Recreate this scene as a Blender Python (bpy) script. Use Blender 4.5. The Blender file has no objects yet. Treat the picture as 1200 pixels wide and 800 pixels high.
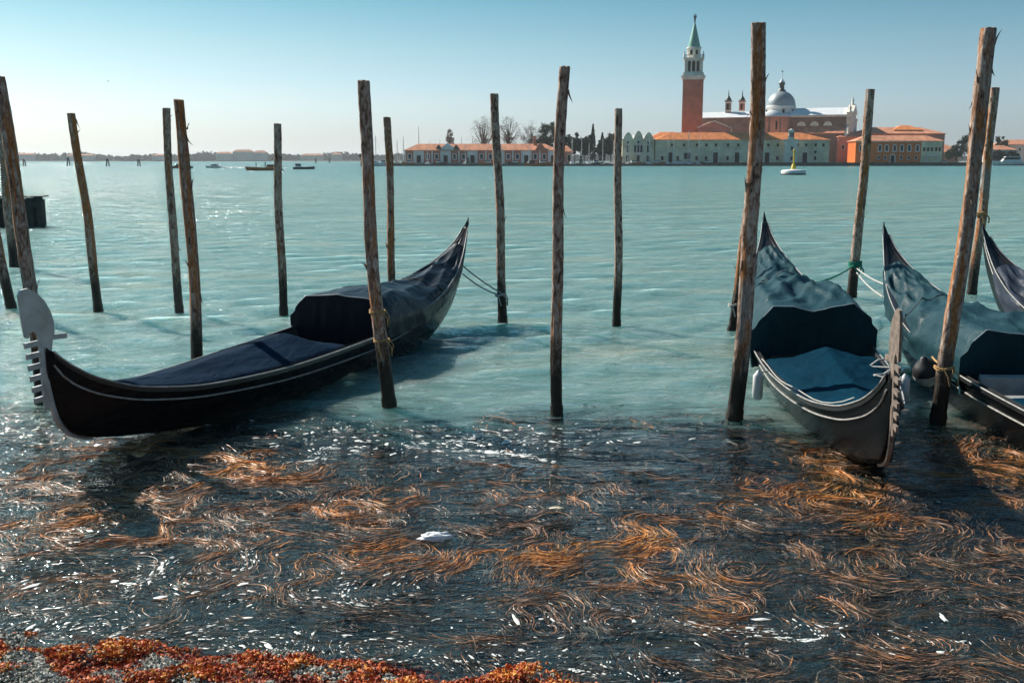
import bpy, math, random
import numpy as np
from mathutils import Vector, Matrix, noise as mn

R = math.radians
scene = bpy.context.scene
COL = scene.collection

# ------------------------------------------------------------------ camera, sky, sun, exposure
cam_d = bpy.data.cameras.new('camera')
cam = bpy.data.objects.new('camera', cam_d); COL.objects.link(cam)
cam.location = (0, 0, 2.7)
cam.rotation_euler = (R(90 - 10.03), 0, 0)
cam_d.sensor_width = 36; cam_d.lens = 36.0
cam_d.clip_start = 0.1; cam_d.clip_end = 20000
scene.camera = cam

SUN_EL, SUN_AZ = 38.0, -45.0          # azimuth clockwise from +Y (the viewing direction): behind the poles, to the left
world = bpy.data.worlds.new('World'); scene.world = world; world.use_nodes = True
nt = world.node_tree; nt.nodes.clear()
sky = nt.nodes.new('ShaderNodeTexSky'); sky.sky_type = 'NISHITA'; sky.sun_disc = False
sky.sun_elevation = R(SUN_EL); sky.sun_rotation = R(SUN_AZ)
sky.altitude = 0; sky.air_density = 1.0; sky.dust_density = 1.2; sky.ozone_density = 3.0
tcw = nt.nodes.new('ShaderNodeTexCoord'); sxyz = nt.nodes.new('ShaderNodeSeparateXYZ'); grade = nt.nodes.new('ShaderNodeValToRGB')
nt.links.new(tcw.outputs['Generated'], sxyz.inputs[0]); nt.links.new(sxyz.outputs[2], grade.inputs[0])
ge = grade.color_ramp.elements                      # colour balance of the air with height, the same all the way round
ge[0].position = 0.0; ge[0].color = (.63, .76, 1.05, 1); ge[1].position = .16; ge[1].color = (.25, .52, .54, 1)
for p_, c_ in ((.05, (.65, .77, .92, 1)), (.105, (.48, .65, .68, 1))):
    e_ = ge.new(p_); e_.color = c_
tint = nt.nodes.new('ShaderNodeMix'); tint.data_type = 'RGBA'; tint.blend_type = 'MULTIPLY'
tint.inputs[0].default_value = 1; tint.inputs[7].default_value = (0.84, 1.0, 0.97, 1)
bg = nt.nodes.new('ShaderNodeBackground'); bg.inputs[1].default_value = 0.098
wo = nt.nodes.new('ShaderNodeOutputWorld')
nt.links.new(sky.outputs[0], tint.inputs[6]); nt.links.new(grade.outputs[0], tint.inputs[7]); nt.links.new(tint.outputs[2], bg.inputs[0]); nt.links.new(bg.outputs[0], wo.inputs[0])

sun_d = bpy.data.lights.new('sun', 'SUN'); sun_d.energy = 5.0; sun_d.angle = R(0.5); sun_d.color = (1.0, 0.93, 0.83)
sun = bpy.data.objects.new('sun', sun_d); COL.objects.link(sun)
sdir = Vector((math.sin(R(SUN_AZ)) * math.cos(R(SUN_EL)), math.cos(R(SUN_AZ)) * math.cos(R(SUN_EL)), math.sin(R(SUN_EL))))
sun.rotation_euler = (-sdir).to_track_quat('-Z', 'Y').to_euler()
sun.location = (-20, 20, 30)

vs = scene.view_settings
vs.view_transform = 'Standard'; vs.look = 'None'; vs.exposure = 0.58; vs.gamma = 1.0; vs.use_curve_mapping = False
scene.cycles.use_denoising = True
scene.cycles.max_bounces = 6; scene.cycles.transparent_max_bounces = 12
scene.cycles.caustics_reflective = False; scene.cycles.caustics_refractive = False
scene.cycles.sample_clamp_indirect = 4

# ------------------------------------------------------------------ material helpers
def new_mat(name):
    m = bpy.data.materials.new(name); m.use_nodes = True
    t = m.node_tree; t.nodes.clear()
    return m, t
class NT:
    def __init__(s, t): s.t = t
    def n(s, kind, **kw):
        nd = s.t.nodes.new(kind)
        for k, v in kw.items(): setattr(nd, k, v)
        return nd
    def l(s, a, b): s.t.links.new(a, b)
    def coords(s, kind='Object', scale=(1, 1, 1), rot=(0, 0, 0)):
        tc = s.n('ShaderNodeTexCoord'); mp = s.n('ShaderNodeMapping')
        mp.inputs['Scale'].default_value = scale; mp.inputs['Rotation'].default_value = rot
        s.l(tc.outputs[kind], mp.inputs[0]); return mp.outputs[0]
    def noise(s, vec, scale, detail=4, rough=.55, dist=0):
        nd = s.n('ShaderNodeTexNoise'); nd.inputs['Scale'].default_value = scale; nd.inputs['Detail'].default_value = detail
        nd.inputs['Roughness'].default_value = rough; nd.inputs['Distortion'].default_value = dist
        s.l(vec, nd.inputs['Vector']); return nd.outputs['Fac']
    def ramp(s, fac, stops, interp='LINEAR'):
        r = s.n('ShaderNodeValToRGB'); r.color_ramp.interpolation = interp
        e = r.color_ramp.elements
        while len(e) < len(stops): e.new(.5)
        for i, (p, c) in enumerate(stops):
            e[i].position = p; e[i].color = (*c, 1) if len(c) == 3 else c
        s.l(fac, r.inputs[0]); return r.outputs[0]
    def mix(s, fac, a, b, blend='MIX'):
        m = s.n('ShaderNodeMix', data_type='RGBA', blend_type=blend)
        for sock, v in ((m.inputs[0], fac), (m.inputs[6], a), (m.inputs[7], b)):
            if hasattr(v, 'is_linked'): s.l(v, sock)
            elif isinstance(v, (int, float)): sock.default_value = v
            else: sock.default_value = (*v, 1) if len(v) == 3 else v
        return m.outputs[2]
    def math(s, op, a, b=0, c=None, clamp=False):
        m = s.n('ShaderNodeMath', operation=op, use_clamp=clamp)
        for i, v in enumerate((a, b) if c is None else (a, b, c)):
            if hasattr(v, 'is_linked'): s.l(v, m.inputs[i])
            else: m.inputs[i].default_value = v
        return m.outputs[0]
    def maprange(s, v, a, b, c=0, d=1, smooth=True):
        m = s.n('ShaderNodeMapRange', interpolation_type='SMOOTHSTEP' if smooth else 'LINEAR')
        s.l(v, m.inputs[0])
        for i, x in enumerate((a, b, c, d)): m.inputs[i + 1].default_value = x
        return m.outputs[0]
    def bump(s, h, strength=.3, dist=.02, normal=None):
        b = s.n('ShaderNodeBump'); b.inputs['Strength'].default_value = strength; b.inputs['Distance'].default_value = dist
        s.l(h, b.inputs['Height'])
        if normal is not None: s.l(normal, b.inputs['Normal'])
        return b.outputs[0]
    def principled(s, col, rough=.6, spec=.5, metal=0, normal=None, **kw):
        p = s.n('ShaderNodeBsdfPrincipled')
        def put(k, v):
            if hasattr(v, 'is_linked'): s.l(v, p.inputs[k])
            elif k == 'Base Color': p.inputs[k].default_value = (*v, 1) if len(v) == 3 else v
            else: p.inputs[k].default_value = v
        put('Base Color', col); put('Roughness', rough); put('Specular IOR Level', spec); put('Metallic', metal)
        if normal is not None: s.l(normal, p.inputs['Normal'])
        for k, v in kw.items(): put(k, v)
        return p.outputs[0]
    def out(s, sh):
        o = s.n('ShaderNodeOutputMaterial'); s.l(sh, o.inputs[0])

def plain(name, col, rough=.7, spec=.3, metal=0, var=.25, scale=3.0, bump=0, bscale=20, stretch=(1, 1, 1), bdist=.02, coords='Object', rvar=0):
    m, t = new_mat(name); q = NT(t)
    v = q.coords(coords, stretch)
    n1 = q.noise(v, scale, 6, .62)
    dark = tuple(max(0, c * (1 - var)) for c in col); light = tuple(min(1, c * (1 + var)) for c in col)
    c = q.ramp(n1, [(.3, dark), (.7, light)])
    nb = q.bump(q.noise(v, bscale, 5), bump, bdist) if bump else None
    r = q.maprange(n1, .3, .7, rough - rvar, rough + rvar) if rvar else rough
    q.out(q.principled(c, r, spec, metal, nb))
    return m

# ------------------------------------------------------------------ mesh helpers
class MB:
    """collects faces of one mesh"""
    def __init__(s): s.v = []; s.f = []; s.m = []; s.sm = []
    def add(s, verts, faces, mat=0, smooth=False):
        o = len(s.v); s.v.extend([tuple(p) for p in verts])
        for f in faces: s.f.append(tuple(o + i for i in f)); s.m.append(mat); s.sm.append(smooth)
    def box(s, x0, x1, y0, y1, z0, z1, mat=0):
        v = [(x, y, z) for z in (z0, z1) for y in (y0, y1) for x in (x0, x1)]
        s.add(v, [(0, 2, 3, 1), (4, 5, 7, 6), (0, 1, 5, 4), (2, 6, 7, 3), (0, 4, 6, 2), (1, 3, 7, 5)], mat)
    def prism(s, pts, axis, a, b, mat=0, smooth=False):
        """extrude 2-D polygon; axis 'y': pts are (x,z); axis 'x': pts are (y,z); axis 'z': pts are (x,y)"""
        n = len(pts)
        mk = {'y': lambda p, q: (p[0], q, p[1]), 'x': lambda p, q: (q, p[0], p[1]), 'z': lambda p, q: (p[0], p[1], q)}[axis]
        v = [mk(p, a) for p in pts] + [mk(p, b) for p in pts]
        s.add(v, [tuple(range(n - 1, -1, -1)), tuple(range(n, 2 * n))], mat)
        s.add(v, [(i, (i + 1) % n, n + (i + 1) % n, n + i) for i in range(n)], mat, smooth)
    def grid(s, fn, nu, nv, mat=0, smooth=True, flip=False):
        v = [fn(i / (nu - 1), j / (nv - 1)) for i in range(nu) for j in range(nv)]
        fs = []
        for i in range(nu - 1):
            for j in range(nv - 1):
                a = i * nv + j; q = (a, a + 1, a + nv + 1, a + nv)
                fs.append(q[::-1] if flip else q)
        s.add(v, fs, mat, smooth)
    def tube(s, pts, r, n=8, mat=0, caps=True, smooth=True):
        pts = [Vector(p) for p in pts]; rr = r if hasattr(r, '__len__') else [r] * len(pts)
        rings = []
        for i, p in enumerate(pts):
            d = (pts[min(i + 1, len(pts) - 1)] - pts[max(i - 1, 0)]).normalized()
            a = Vector((0, 0, 1)) if abs(d.z) < .9 else Vector((1, 0, 0))
            e1 = d.cross(a).normalized(); e2 = d.cross(e1).normalized()
            rings += [p + (e1 * math.cos(2 * math.pi * k / n) + e2 * math.sin(2 * math.pi * k / n)) * rr[i] for k in range(n)]
        fs = [(i * n + k, i * n + (k + 1) % n, (i + 1) * n + (k + 1) % n, (i + 1) * n + k) for i in range(len(pts) - 1) for k in range(n)]
        s.add(rings, fs, mat, smooth)
        if caps:
            s.add(rings[:n], [tuple(range(n - 1, -1, -1))], mat); s.add(rings[-n:], [tuple(range(n))], mat)
    def lathe(s, prof, n=20, c=(0, 0, 0), mat=0, smooth=True, a0=0, a1=2 * math.pi):
        """prof: (r,z) list around vertical axis at c"""
        full = abs(a1 - a0 - 2 * math.pi) < 1e-6; m = n if full else n + 1
        v = [(c[0] + r * math.cos(a0 + (a1 - a0) * k / n), c[1] + r * math.sin(a0 + (a1 - a0) * k / n), c[2] + z) for r, z in prof for k in range(m)]
        fs = [(i * m + k, i * m + (k + 1) % m, (i + 1) * m + (k + 1) % m, (i + 1) * m + k) for i in range(len(prof) - 1) for k in range(n)]
        s.add(v, fs, mat, smooth)
    def build(s, name, mats, parent=None, loc=(0, 0, 0), rz=0):
        me = bpy.data.meshes.new(name); me.from_pydata(s.v, [], s.f)
        for m in (mats if isinstance(mats, (list, tuple)) else [mats]): me.materials.append(m)
        me.polygons.foreach_set('material_index', s.m); me.polygons.foreach_set('use_smooth', s.sm)
        me.update()
        return put(name, me, parent, loc, rz)
def put(name, me, parent=None, loc=(0, 0, 0), rz=0):
    o = bpy.data.objects.new(name, me); COL.objects.link(o)
    o.parent = parent; o.location = loc; o.rotation_euler = (0, 0, rz)
    return o
def tag(o, label=None, cat=None, group=None, kind=None):
    if label: o['label'] = label
    if cat: o['category'] = cat
    if group: o['group'] = group
    if kind: o['kind'] = kind
    return o
def empty(name, label, cat, group=None, loc=(0, 0, 0), rz=0):
    o = bpy.data.objects.new(name, None); COL.objects.link(o); o.empty_display_size = .2
    o.location = loc; o.rotation_euler = (0, 0, rz)
    return tag(o, label, cat, group)
def np_mesh(name, V, F, mat, smooth=True, attrs=None):
    me = bpy.data.meshes.new(name); k = F.shape[1]
    me.vertices.add(len(V)); me.vertices.foreach_set('co', V.astype(np.float32).ravel())
    me.loops.add(F.size); me.loops.foreach_set('vertex_index', F.astype(np.int32).ravel())
    me.polygons.add(len(F)); me.polygons.foreach_set('loop_start', np.arange(0, F.size, k, dtype=np.int32))
    me.update(calc_edges=True)
    me.polygons.foreach_set('use_smooth', np.full(len(F), smooth))
    for nm, a in (attrs or {}).items():
        at = me.attributes.new(nm, 'FLOAT', 'POINT'); at.data.foreach_set('value', a.astype(np.float32).ravel())
    me.materials.append(mat)
    return me
def interp(keys):
    """smooth (monotone cubic) curve through (u, value) keys"""
    xs = np.array([k[0] for k in keys], float); ys = np.array([k[1] for k in keys], float)
    d = np.diff(ys) / np.diff(xs); m = np.zeros_like(ys)
    m[0], m[-1] = d[0], d[-1]
    for i in range(1, len(xs) - 1): m[i] = 0 if d[i - 1] * d[i] <= 0 else 2 * d[i - 1] * d[i] / (d[i - 1] + d[i])
    def f(u):
        u = min(max(u, xs[0]), xs[-1]); i = min(int(np.searchsorted(xs, u, 'right')) - 1, len(xs) - 2)
        h = xs[i + 1] - xs[i]; t = (u - xs[i]) / h
        return float((2*t**3-3*t*t+1)*ys[i] + (t**3-2*t*t+t)*h*m[i] + (-2*t**3+3*t*t)*ys[i+1] + (t**3-t*t)*h*m[i+1])
    return f
def sstep(a, b, x):
    t = np.clip((x - a) / (b - a), 0, 1); return t * t * (3 - 2 * t)

# ================================================================== WATER
rng = np.random.default_rng(7)
NW = 46
w_len = np.exp(rng.uniform(math.log(.20), math.log(1.9), NW)); w_dir = rng.normal(R(-78), R(34), NW)
w_ph = rng.uniform(0, 2 * math.pi, NW); w_amp = np.where(w_len > .5, .0044, .0042) * w_len ** .9 * rng.uniform(.5, 1.3, NW)
def edge_y(x):           # where the weedy shelf under the water ends
    return 10.75 + .60 * sstep(-1, -5, x) + .22 * np.sin(x * 1.3) + .13 * np.sin(x * 3.1 + 1) + .06 * np.sin(x * 7.3 + 2) - .15 * sstep(2, 5, x)
def water_h(x, y, spacing):
    z = np.zeros_like(x)
    for L, d, p, a in zip(w_len, w_dir, w_ph, w_amp):
        k = 2 * math.pi / L
        ph = k * (x * math.cos(d) + y * math.sin(d)) + p + .6 * np.sin(.31 * x + .23 * y + p)
        z += a * np.clip(L / (spacing * 4) - .6, 0, 1) * (np.sin(ph) + .25 * np.sin(2 * ph + .5))
    calm = .30 + .70 * sstep(-1.0, 2.5, y - edge_y(x))
    return z * calm
rows = [1.2]
while rows[-1] < 170: rows.append(rows[-1] * 1.0062)
while rows[-1] < 9000: rows.append(rows[-1] * 1.09)
rows = np.array(rows)
tx = np.concatenate([np.linspace(-3, -.8, 24, endpoint=False), np.linspace(-.8, .8, 470), np.linspace(.8, 3, 25)[1:]])
YY, TT = np.meshgrid(rows, tx, indexing='ij'); XX = YY * TT
ZZ = water_h(XX, YY, YY * .0062)
ZZ[YY > 165] = 0
nr, nc = YY.shape
idx = np.arange(nr * nc).reshape(nr, nc)
F = np.stack([idx[:-1, :-1], idx[:-1, 1:], idx[1:, 1:], idx[1:, :-1]], -1).reshape(-1, 4)

def water_material():
    m, t = new_mat('lagoon_water'); q = NT(t)
    pos = q.coords('Object')
    sep = q.n('ShaderNodeSeparateXYZ'); q.l(pos, sep.inputs[0]); x, y = sep.outputs[0], sep.outputs[1]
    # ripples
    v1 = q.coords('Object', (1, 1.8, 1)); v2 = q.coords('Object', (.5, 1.1, 1)); v3 = q.coords('Object', (.055, .16, 1))
    r1 = q.noise(v1, 9, 3, .6, .4); r2 = q.noise(v2, 3.0, 4, .62, .5); r3 = q.noise(v3, 3.0, 4, .6); r4 = q.noise(q.coords('Object', (.45, 1.3, 1), (0, 0, .12)), 1.1, 4, .6, .6)
    near = q.maprange(y, 25, 70, 1, 0); mid = q.maprange(y, 8.5, 14, .30, 1); far = q.maprange(y, 12, 70, 0, 1)
    h = q.math('ADD', q.math('MULTIPLY', r1, q.maprange(y, 9, 13, .016, .03)), q.math('MULTIPLY', q.math('ADD', q.math('MULTIPLY', r2, .16), q.math('MULTIPLY', r4, .34)), mid))
    h = q.math('ADD', h, q.math('MULTIPLY', q.math('MULTIPLY', r3, 1.3), far))
    nb = q.n('ShaderNodeBump'); nb.inputs['Strength'].default_value = 1; nb.inputs['Distance'].default_value = 1
    q.l(h, nb.inputs['Height']); nb = nb.outputs[0]
    # turbid green body beyond the shelf, clear shallow water above the weed
    ed = q.n('ShaderNodeAttribute', attribute_name='beyond_shelf').outputs['Fac']
    wob = q.noise(q.coords('Object', (1.2, 2.6, 1)), 1.3, 5, .62, .3)
    wob = q.math('ADD', ed, q.math('MULTIPLY', q.math('SUBTRACT', wob, .5), 3.6))
    turb = q.maprange(wob, -1.25, .95)
    silt = q.noise(q.coords('Object', (.16, .55, 1)), 1.0, 5, .6, .4)
    body = q.ramp(silt, [(.35, (.080, .160, .157)), (.55, (.104, .185, .174)), (.72, (.17, .215, .17))])
    body = q.mix(q.maprange(y, 30, 260), body, (.055, .140, .143))
    dif = q.n('ShaderNodeBsdfPrincipled'); q.l(body, dif.inputs['Base Color']); dif.inputs['Roughness'].default_value = 1; dif.inputs['Specular IOR Level'].default_value = 0
    dif.inputs['Subsurface Weight'].default_value = .8; dif.inputs['Subsurface Radius'].default_value = (.6, 1.0, 1.0); dif.inputs['Subsurface Scale'].default_value = 3.6
    q.l(q.bump(h, .9, 1.0), dif.inputs['Normal'])
    tr = q.n('ShaderNodeBsdfTransparent'); tr.inputs[0].default_value = (.80, .92, .92, 1)
    mx = q.n('ShaderNodeMixShader'); q.l(turb, mx.inputs[0]); q.l(tr.outputs[0], mx.inputs[1]); q.l(dif.outputs[0], mx.inputs[2])
    gl = q.n('ShaderNodeBsdfGlossy'); q.l(q.maprange(y, 10, 140, .04, .16), gl.inputs['Roughness']); q.l(nb, gl.inputs['Normal'])
    fr = q.n('ShaderNodeFresnel'); fr.inputs[0].default_value = 1.33; q.l(nb, fr.inputs['Normal'])
    fac = q.math('MINIMUM', q.math('MULTIPLY', fr.outputs[0], q.maprange(y, 9, 30, 1.45, 1.0)), .62)
    m2 = q.n('ShaderNodeMixShader'); q.l(fac, m2.inputs[0]); q.l(mx.outputs[0], m2.inputs[1]); q.l(gl.outputs[0], m2.inputs[2])
    q.out(m2.outputs[0]); return m
V = np.stack([XX, YY, ZZ], -1).reshape(-1, 3)
bey = np.clip((YY - edge_y(XX)), -5, 8).reshape(-1)
water = put('water', np_mesh('water', V, F, water_material(), True, {'beyond_shelf': bey}))
tag(water, kind='structure')

# seabed: a shallow weedy shelf that drops off
m_bed, t = new_mat('weedy_bed'); q = NT(t)
v = q.coords('Object')
sw = q.noise(q.coords('Object', (1, 1.4, 1)), 2.2, 6, .65, 2.2); fi = q.noise(v, 26, 5, .7, 1.5)
c = q.mix(q.maprange(sw, .35, .68), (.030, .054, .058), (.10, .045, .018))
c = q.mix(q.maprange(fi, .45, .75), c, (.012, .012, .010))
q.out(q.principled(c, .8, .2, 0, q.bump(fi, .5, .05)))
def bed_z(x, y):
    e = edge_y(x) + .15
    z = np.where(y < e, -.085 - .02 * (y - 5.6), -.085 - .02 * (e - 5.6) - np.clip((y - e) * 1.3, 0, 4))
    return z + .018 * np.sin(x * 2.3) * np.sin(y * 2.9 + 1) + .012 * np.sin(x * 5.1 + y * 3)
gx = np.concatenate([np.array([-9000, -900, -90, -30]), np.linspace(-12, 12, 160), np.array([30, 90, 900, 9000])])
gy = np.concatenate([np.linspace(.5, 16, 110), np.array([30, 100, 900, 9000])])
GY, GX = np.meshgrid(gy, gx, indexing='ij'); GZ = bed_z(GX, GY)
idb = np.arange(GX.size).reshape(GX.shape)
Fb = np.stack([idb[:-1, :-1], idb[:-1, 1:], idb[1:, 1:], idb[1:, :-1]], -1).reshape(-1, 4)
tag(put('seabed', np_mesh('seabed', np.stack([GX, GY, GZ], -1).reshape(-1, 3), Fb, m_bed)), kind='structure')

# ---- floating seaweed strands that follow a swirling current
def flow_field(seed, n=26, lo=.42, hi=1.9):
    g = np.random.default_rng(seed)
    L = np.exp(g.uniform(math.log(lo), math.log(hi), n)); a = g.uniform(0, math.pi * 2, n); p = g.uniform(0, 6.28, n)
    kx, ky = 2 * math.pi / L * np.cos(a), 2 * math.pi / L * np.sin(a) * 1.35
    amp = L ** 1.25
    def f(x, y):
        vx = np.zeros_like(x); vy = np.zeros_like(x)
        for i in range(n):
            cph = np.cos(kx[i] * x + ky[i] * y + p[i]) * amp[i]
            vx += cph * ky[i]; vy -= cph * kx[i]
        vx += 6.0; vy -= 2.0
        s = np.sqrt(vx * vx + vy * vy) + 1e-6
        return vx / s, vy / s
    return f
def patch_noise(seed, n=14, lo=.5, hi=2.6):
    g = np.random.default_rng(seed)
    L = np.exp(g.uniform(math.log(lo), math.log(hi), n)); a = g.uniform(0, 6.28, n); p = g.uniform(0, 6.28, n)
    def f(x, y):
        z = np.zeros_like(x)
        for i in range(n): z += np.sin(2 * math.pi / L[i] * (x * math.cos(a[i]) + 1.5 * y * math.sin(a[i])) + p[i])
        return z / math.sqrt(n / 2)
    return f
bank_edge = lambda x: 5.58 - .165 * (x + 3.0) + .025 * np.sin(x * 4.2) + .02 * np.sin(x * 9.7 + 1)

def strands(name, count, seed, zlo, zhi, wlo, whi, mat, dens, lenlo, lenhi, hue):
    g = np.random.default_rng(seed); fl = flow_field(11)
    x = g.uniform(-7.5, 7.5, count * 3); y = 4.4 + 7.2 * g.uniform(0, 1, count * 3) ** 1.25
    keep = (g.uniform(0, 1, x.size) < dens(x, y)) & (np.abs(x) < .62 * y + .5) & (y > bank_edge(x) - .05) & (y < edge_y(x) + .15)
    x, y = x[keep][:count], y[keep][:count]; n = x.size
    seg = 9; ln = (lenlo * .5 + (lenhi - lenlo * .5) * g.random(n) ** 1.7) * np.clip(y / 7.5, .7, 1.3); st = ln / seg
    X = np.zeros((n, seg + 1)); Y = np.zeros((n, seg + 1)); DX = np.zeros_like(X); DY = np.zeros_like(X)
    jx = g.normal(0, .13, n); jx = np.where(g.random(n) < .04, g.uniform(-1.6, 1.6, n), jx); wob = g.uniform(.05, .38, n); wf = g.uniform(.8, 2.6, n); wp = g.uniform(0, 6.28, n)
    for k in range(seg + 1):
        X[:, k], Y[:, k] = x, y
        vx, vy = fl(x, y)
        aa = jx + wob * np.sin(wf * k + wp); ca, sa = np.cos(aa), np.sin(aa); vx, vy = vx * ca - vy * sa, vx * sa + vy * ca
        DX[:, k], DY[:, k] = vx, vy
        x = x + vx * st; y = y + vy * st
    u = np.linspace(0, 1, seg + 1)[None]
    wid = (wlo + (whi * 1.25 - wlo) * g.random(n) ** 1.8)[:, None] * (np.sin(np.pi * (u * .86 + .10)) ** .7) * np.clip(Y / 8, .7, 1.4) * g.uniform(.55, 1.35, (n, seg + 1))
    roll = g.normal(0, .5, n)[:, None] + g.normal(0, .45, (n, seg + 1)) + .5 * np.sin(u * g.uniform(4, 11, n)[:, None] + g.uniform(0, 6, n)[:, None])
    Zc = water_h(X, Y, np.full_like(X, .04)) + g.uniform(zlo, zhi, n)[:, None] + .006 * np.sin(u * g.uniform(3, 9, n)[:, None] + g.uniform(0, 6, n)[:, None])
    ox, oy, oz = -DY * wid * np.cos(roll), DX * wid * np.cos(roll), wid * np.sin(roll)
    A = np.stack([X - ox, Y - oy, Zc - oz], -1); B = np.stack([X + ox, Y + oy, Zc + oz], -1)
    Vv = np.stack([A, B], 2).reshape(-1, 3)
    b = (np.arange(n) * (seg + 1) * 2)[:, None] + np.arange(seg)[None] * 2
    Fq = np.stack([b, b + 1, b + 3, b + 2], -1).reshape(-1, 4)
    h0 = hue(X[:, 0], Y[:, 0]) + g.normal(0, .13, n)
    at = np.repeat(h0, (seg + 1) * 2)
    return put(name, np_mesh(name, Vv, Fq, mat, True, {'weed_tone': at}))
def weed_mat(name, rough):
    m, t = new_mat(name); q = NT(t)
    a = q.n('ShaderNodeAttribute', attribute_name='weed_tone').outputs['Fac']
    a = q.math('ADD', a, q.math('MULTIPLY', q.math('SUBTRACT', q.noise(q.coords('Object'), 45, 3, .7), .5), .7))
    c = q.ramp(a, [(0, (.018, .014, .010)), (.25, (.085, .050, .034)), (.5, (.40, .25, .18)), (.70, (.56, .22, .07)), (.88, (.70, .24, .05)), (1, (.76, .36, .12))])
    q.out(q.principled(c, rough, .22)); return m
pn1, pn2, pn3 = patch_noise(3), patch_noise(5, 10, 1.2, 4.0), patch_noise(9, 12, .3, 1.2)
def gb(x, y, cx, cy, rx, ry): return np.exp(-(((x - cx) / rx) ** 2 + ((y - cy) / ry) ** 2))
def orange(x, y):        # golden mats, plus orange painted where the teal gondola's hull reflection falls
    return np.clip(1.1 * gb(x, y, -.1, 6.85, 1.15, .30) + 1.0 * gb(x + .9 * (y - 8.7), y, -2.15, 8.7, .38, .75) + .75 * gb(x, y, -3.6, 9.2, .6, .35) + .9 * gb(x, y, 2.75, 8.0, .50, 1.2)
                   + .5 * gb(x, y, .9, 6.6, .5, .6) + .55 * gb(x, y, 4.4, 9.1, .7, .9) + .5 * gb(x, y, -1.3, 7.7, .7, .35) + .45 * gb(x, y, -2.0, 7.4, .9, .5), 0, 1.1)
def dens1(x, y):
    d = .07 + .42 * sstep(-.1, 1.1, pn1(x, y) + .7 * pn3(x, y)) + .42 * gb(x, y, -3.6, 7.8, 1.5, 1.5) * sstep(-1.3, .6, pn3(x, y)) + .22 * sstep(7.4, 5.6, y) * sstep(-1, 2.2, x) * sstep(-.8, .8, pn3(x, y)) + .7 * orange(x, y) * sstep(-1.2, .6, pn3(x, y) + .4 * pn1(x, y))
    d *= 1 - .88 * sstep(7.9, 9.0, y) * (1 - np.clip(orange(x, y) + .8 * gb(x, y, -3.9, 8.4, 1.0, .8), 0, 1))
    return d
def hue1(x, y): return np.clip(.36 + .13 * gb(x, y, -3.6, 7.8, 1.5, 1.5) + .12 * pn2(x, y) + .50 * orange(x, y) + .07 * pn3(x, y), 0, 1)
tag(strands('floating_seaweed', 54000, 21, -.011, .005, .0014, .0034, weed_mat('wet_weed', .42), dens1, .24, .70, hue1),
    'tangled golden brown seaweed strands swirling on the shallow water', 'seaweed', kind='stuff')
def dens2(x, y): return .35 + .25 * pn1(x, y)
tag(strands('sunken_seaweed', 12000, 22, -.06, -.02, .003, .006, weed_mat('sunken_weed', .6), dens2, .25, .6, lambda x, y: np.clip(.22 + .12 * pn2(x, y) + .5 * orange(x, y), 0, 1)),
    'darker seaweed strands just below the surface over the shelf', 'seaweed', kind='stuff')

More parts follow.
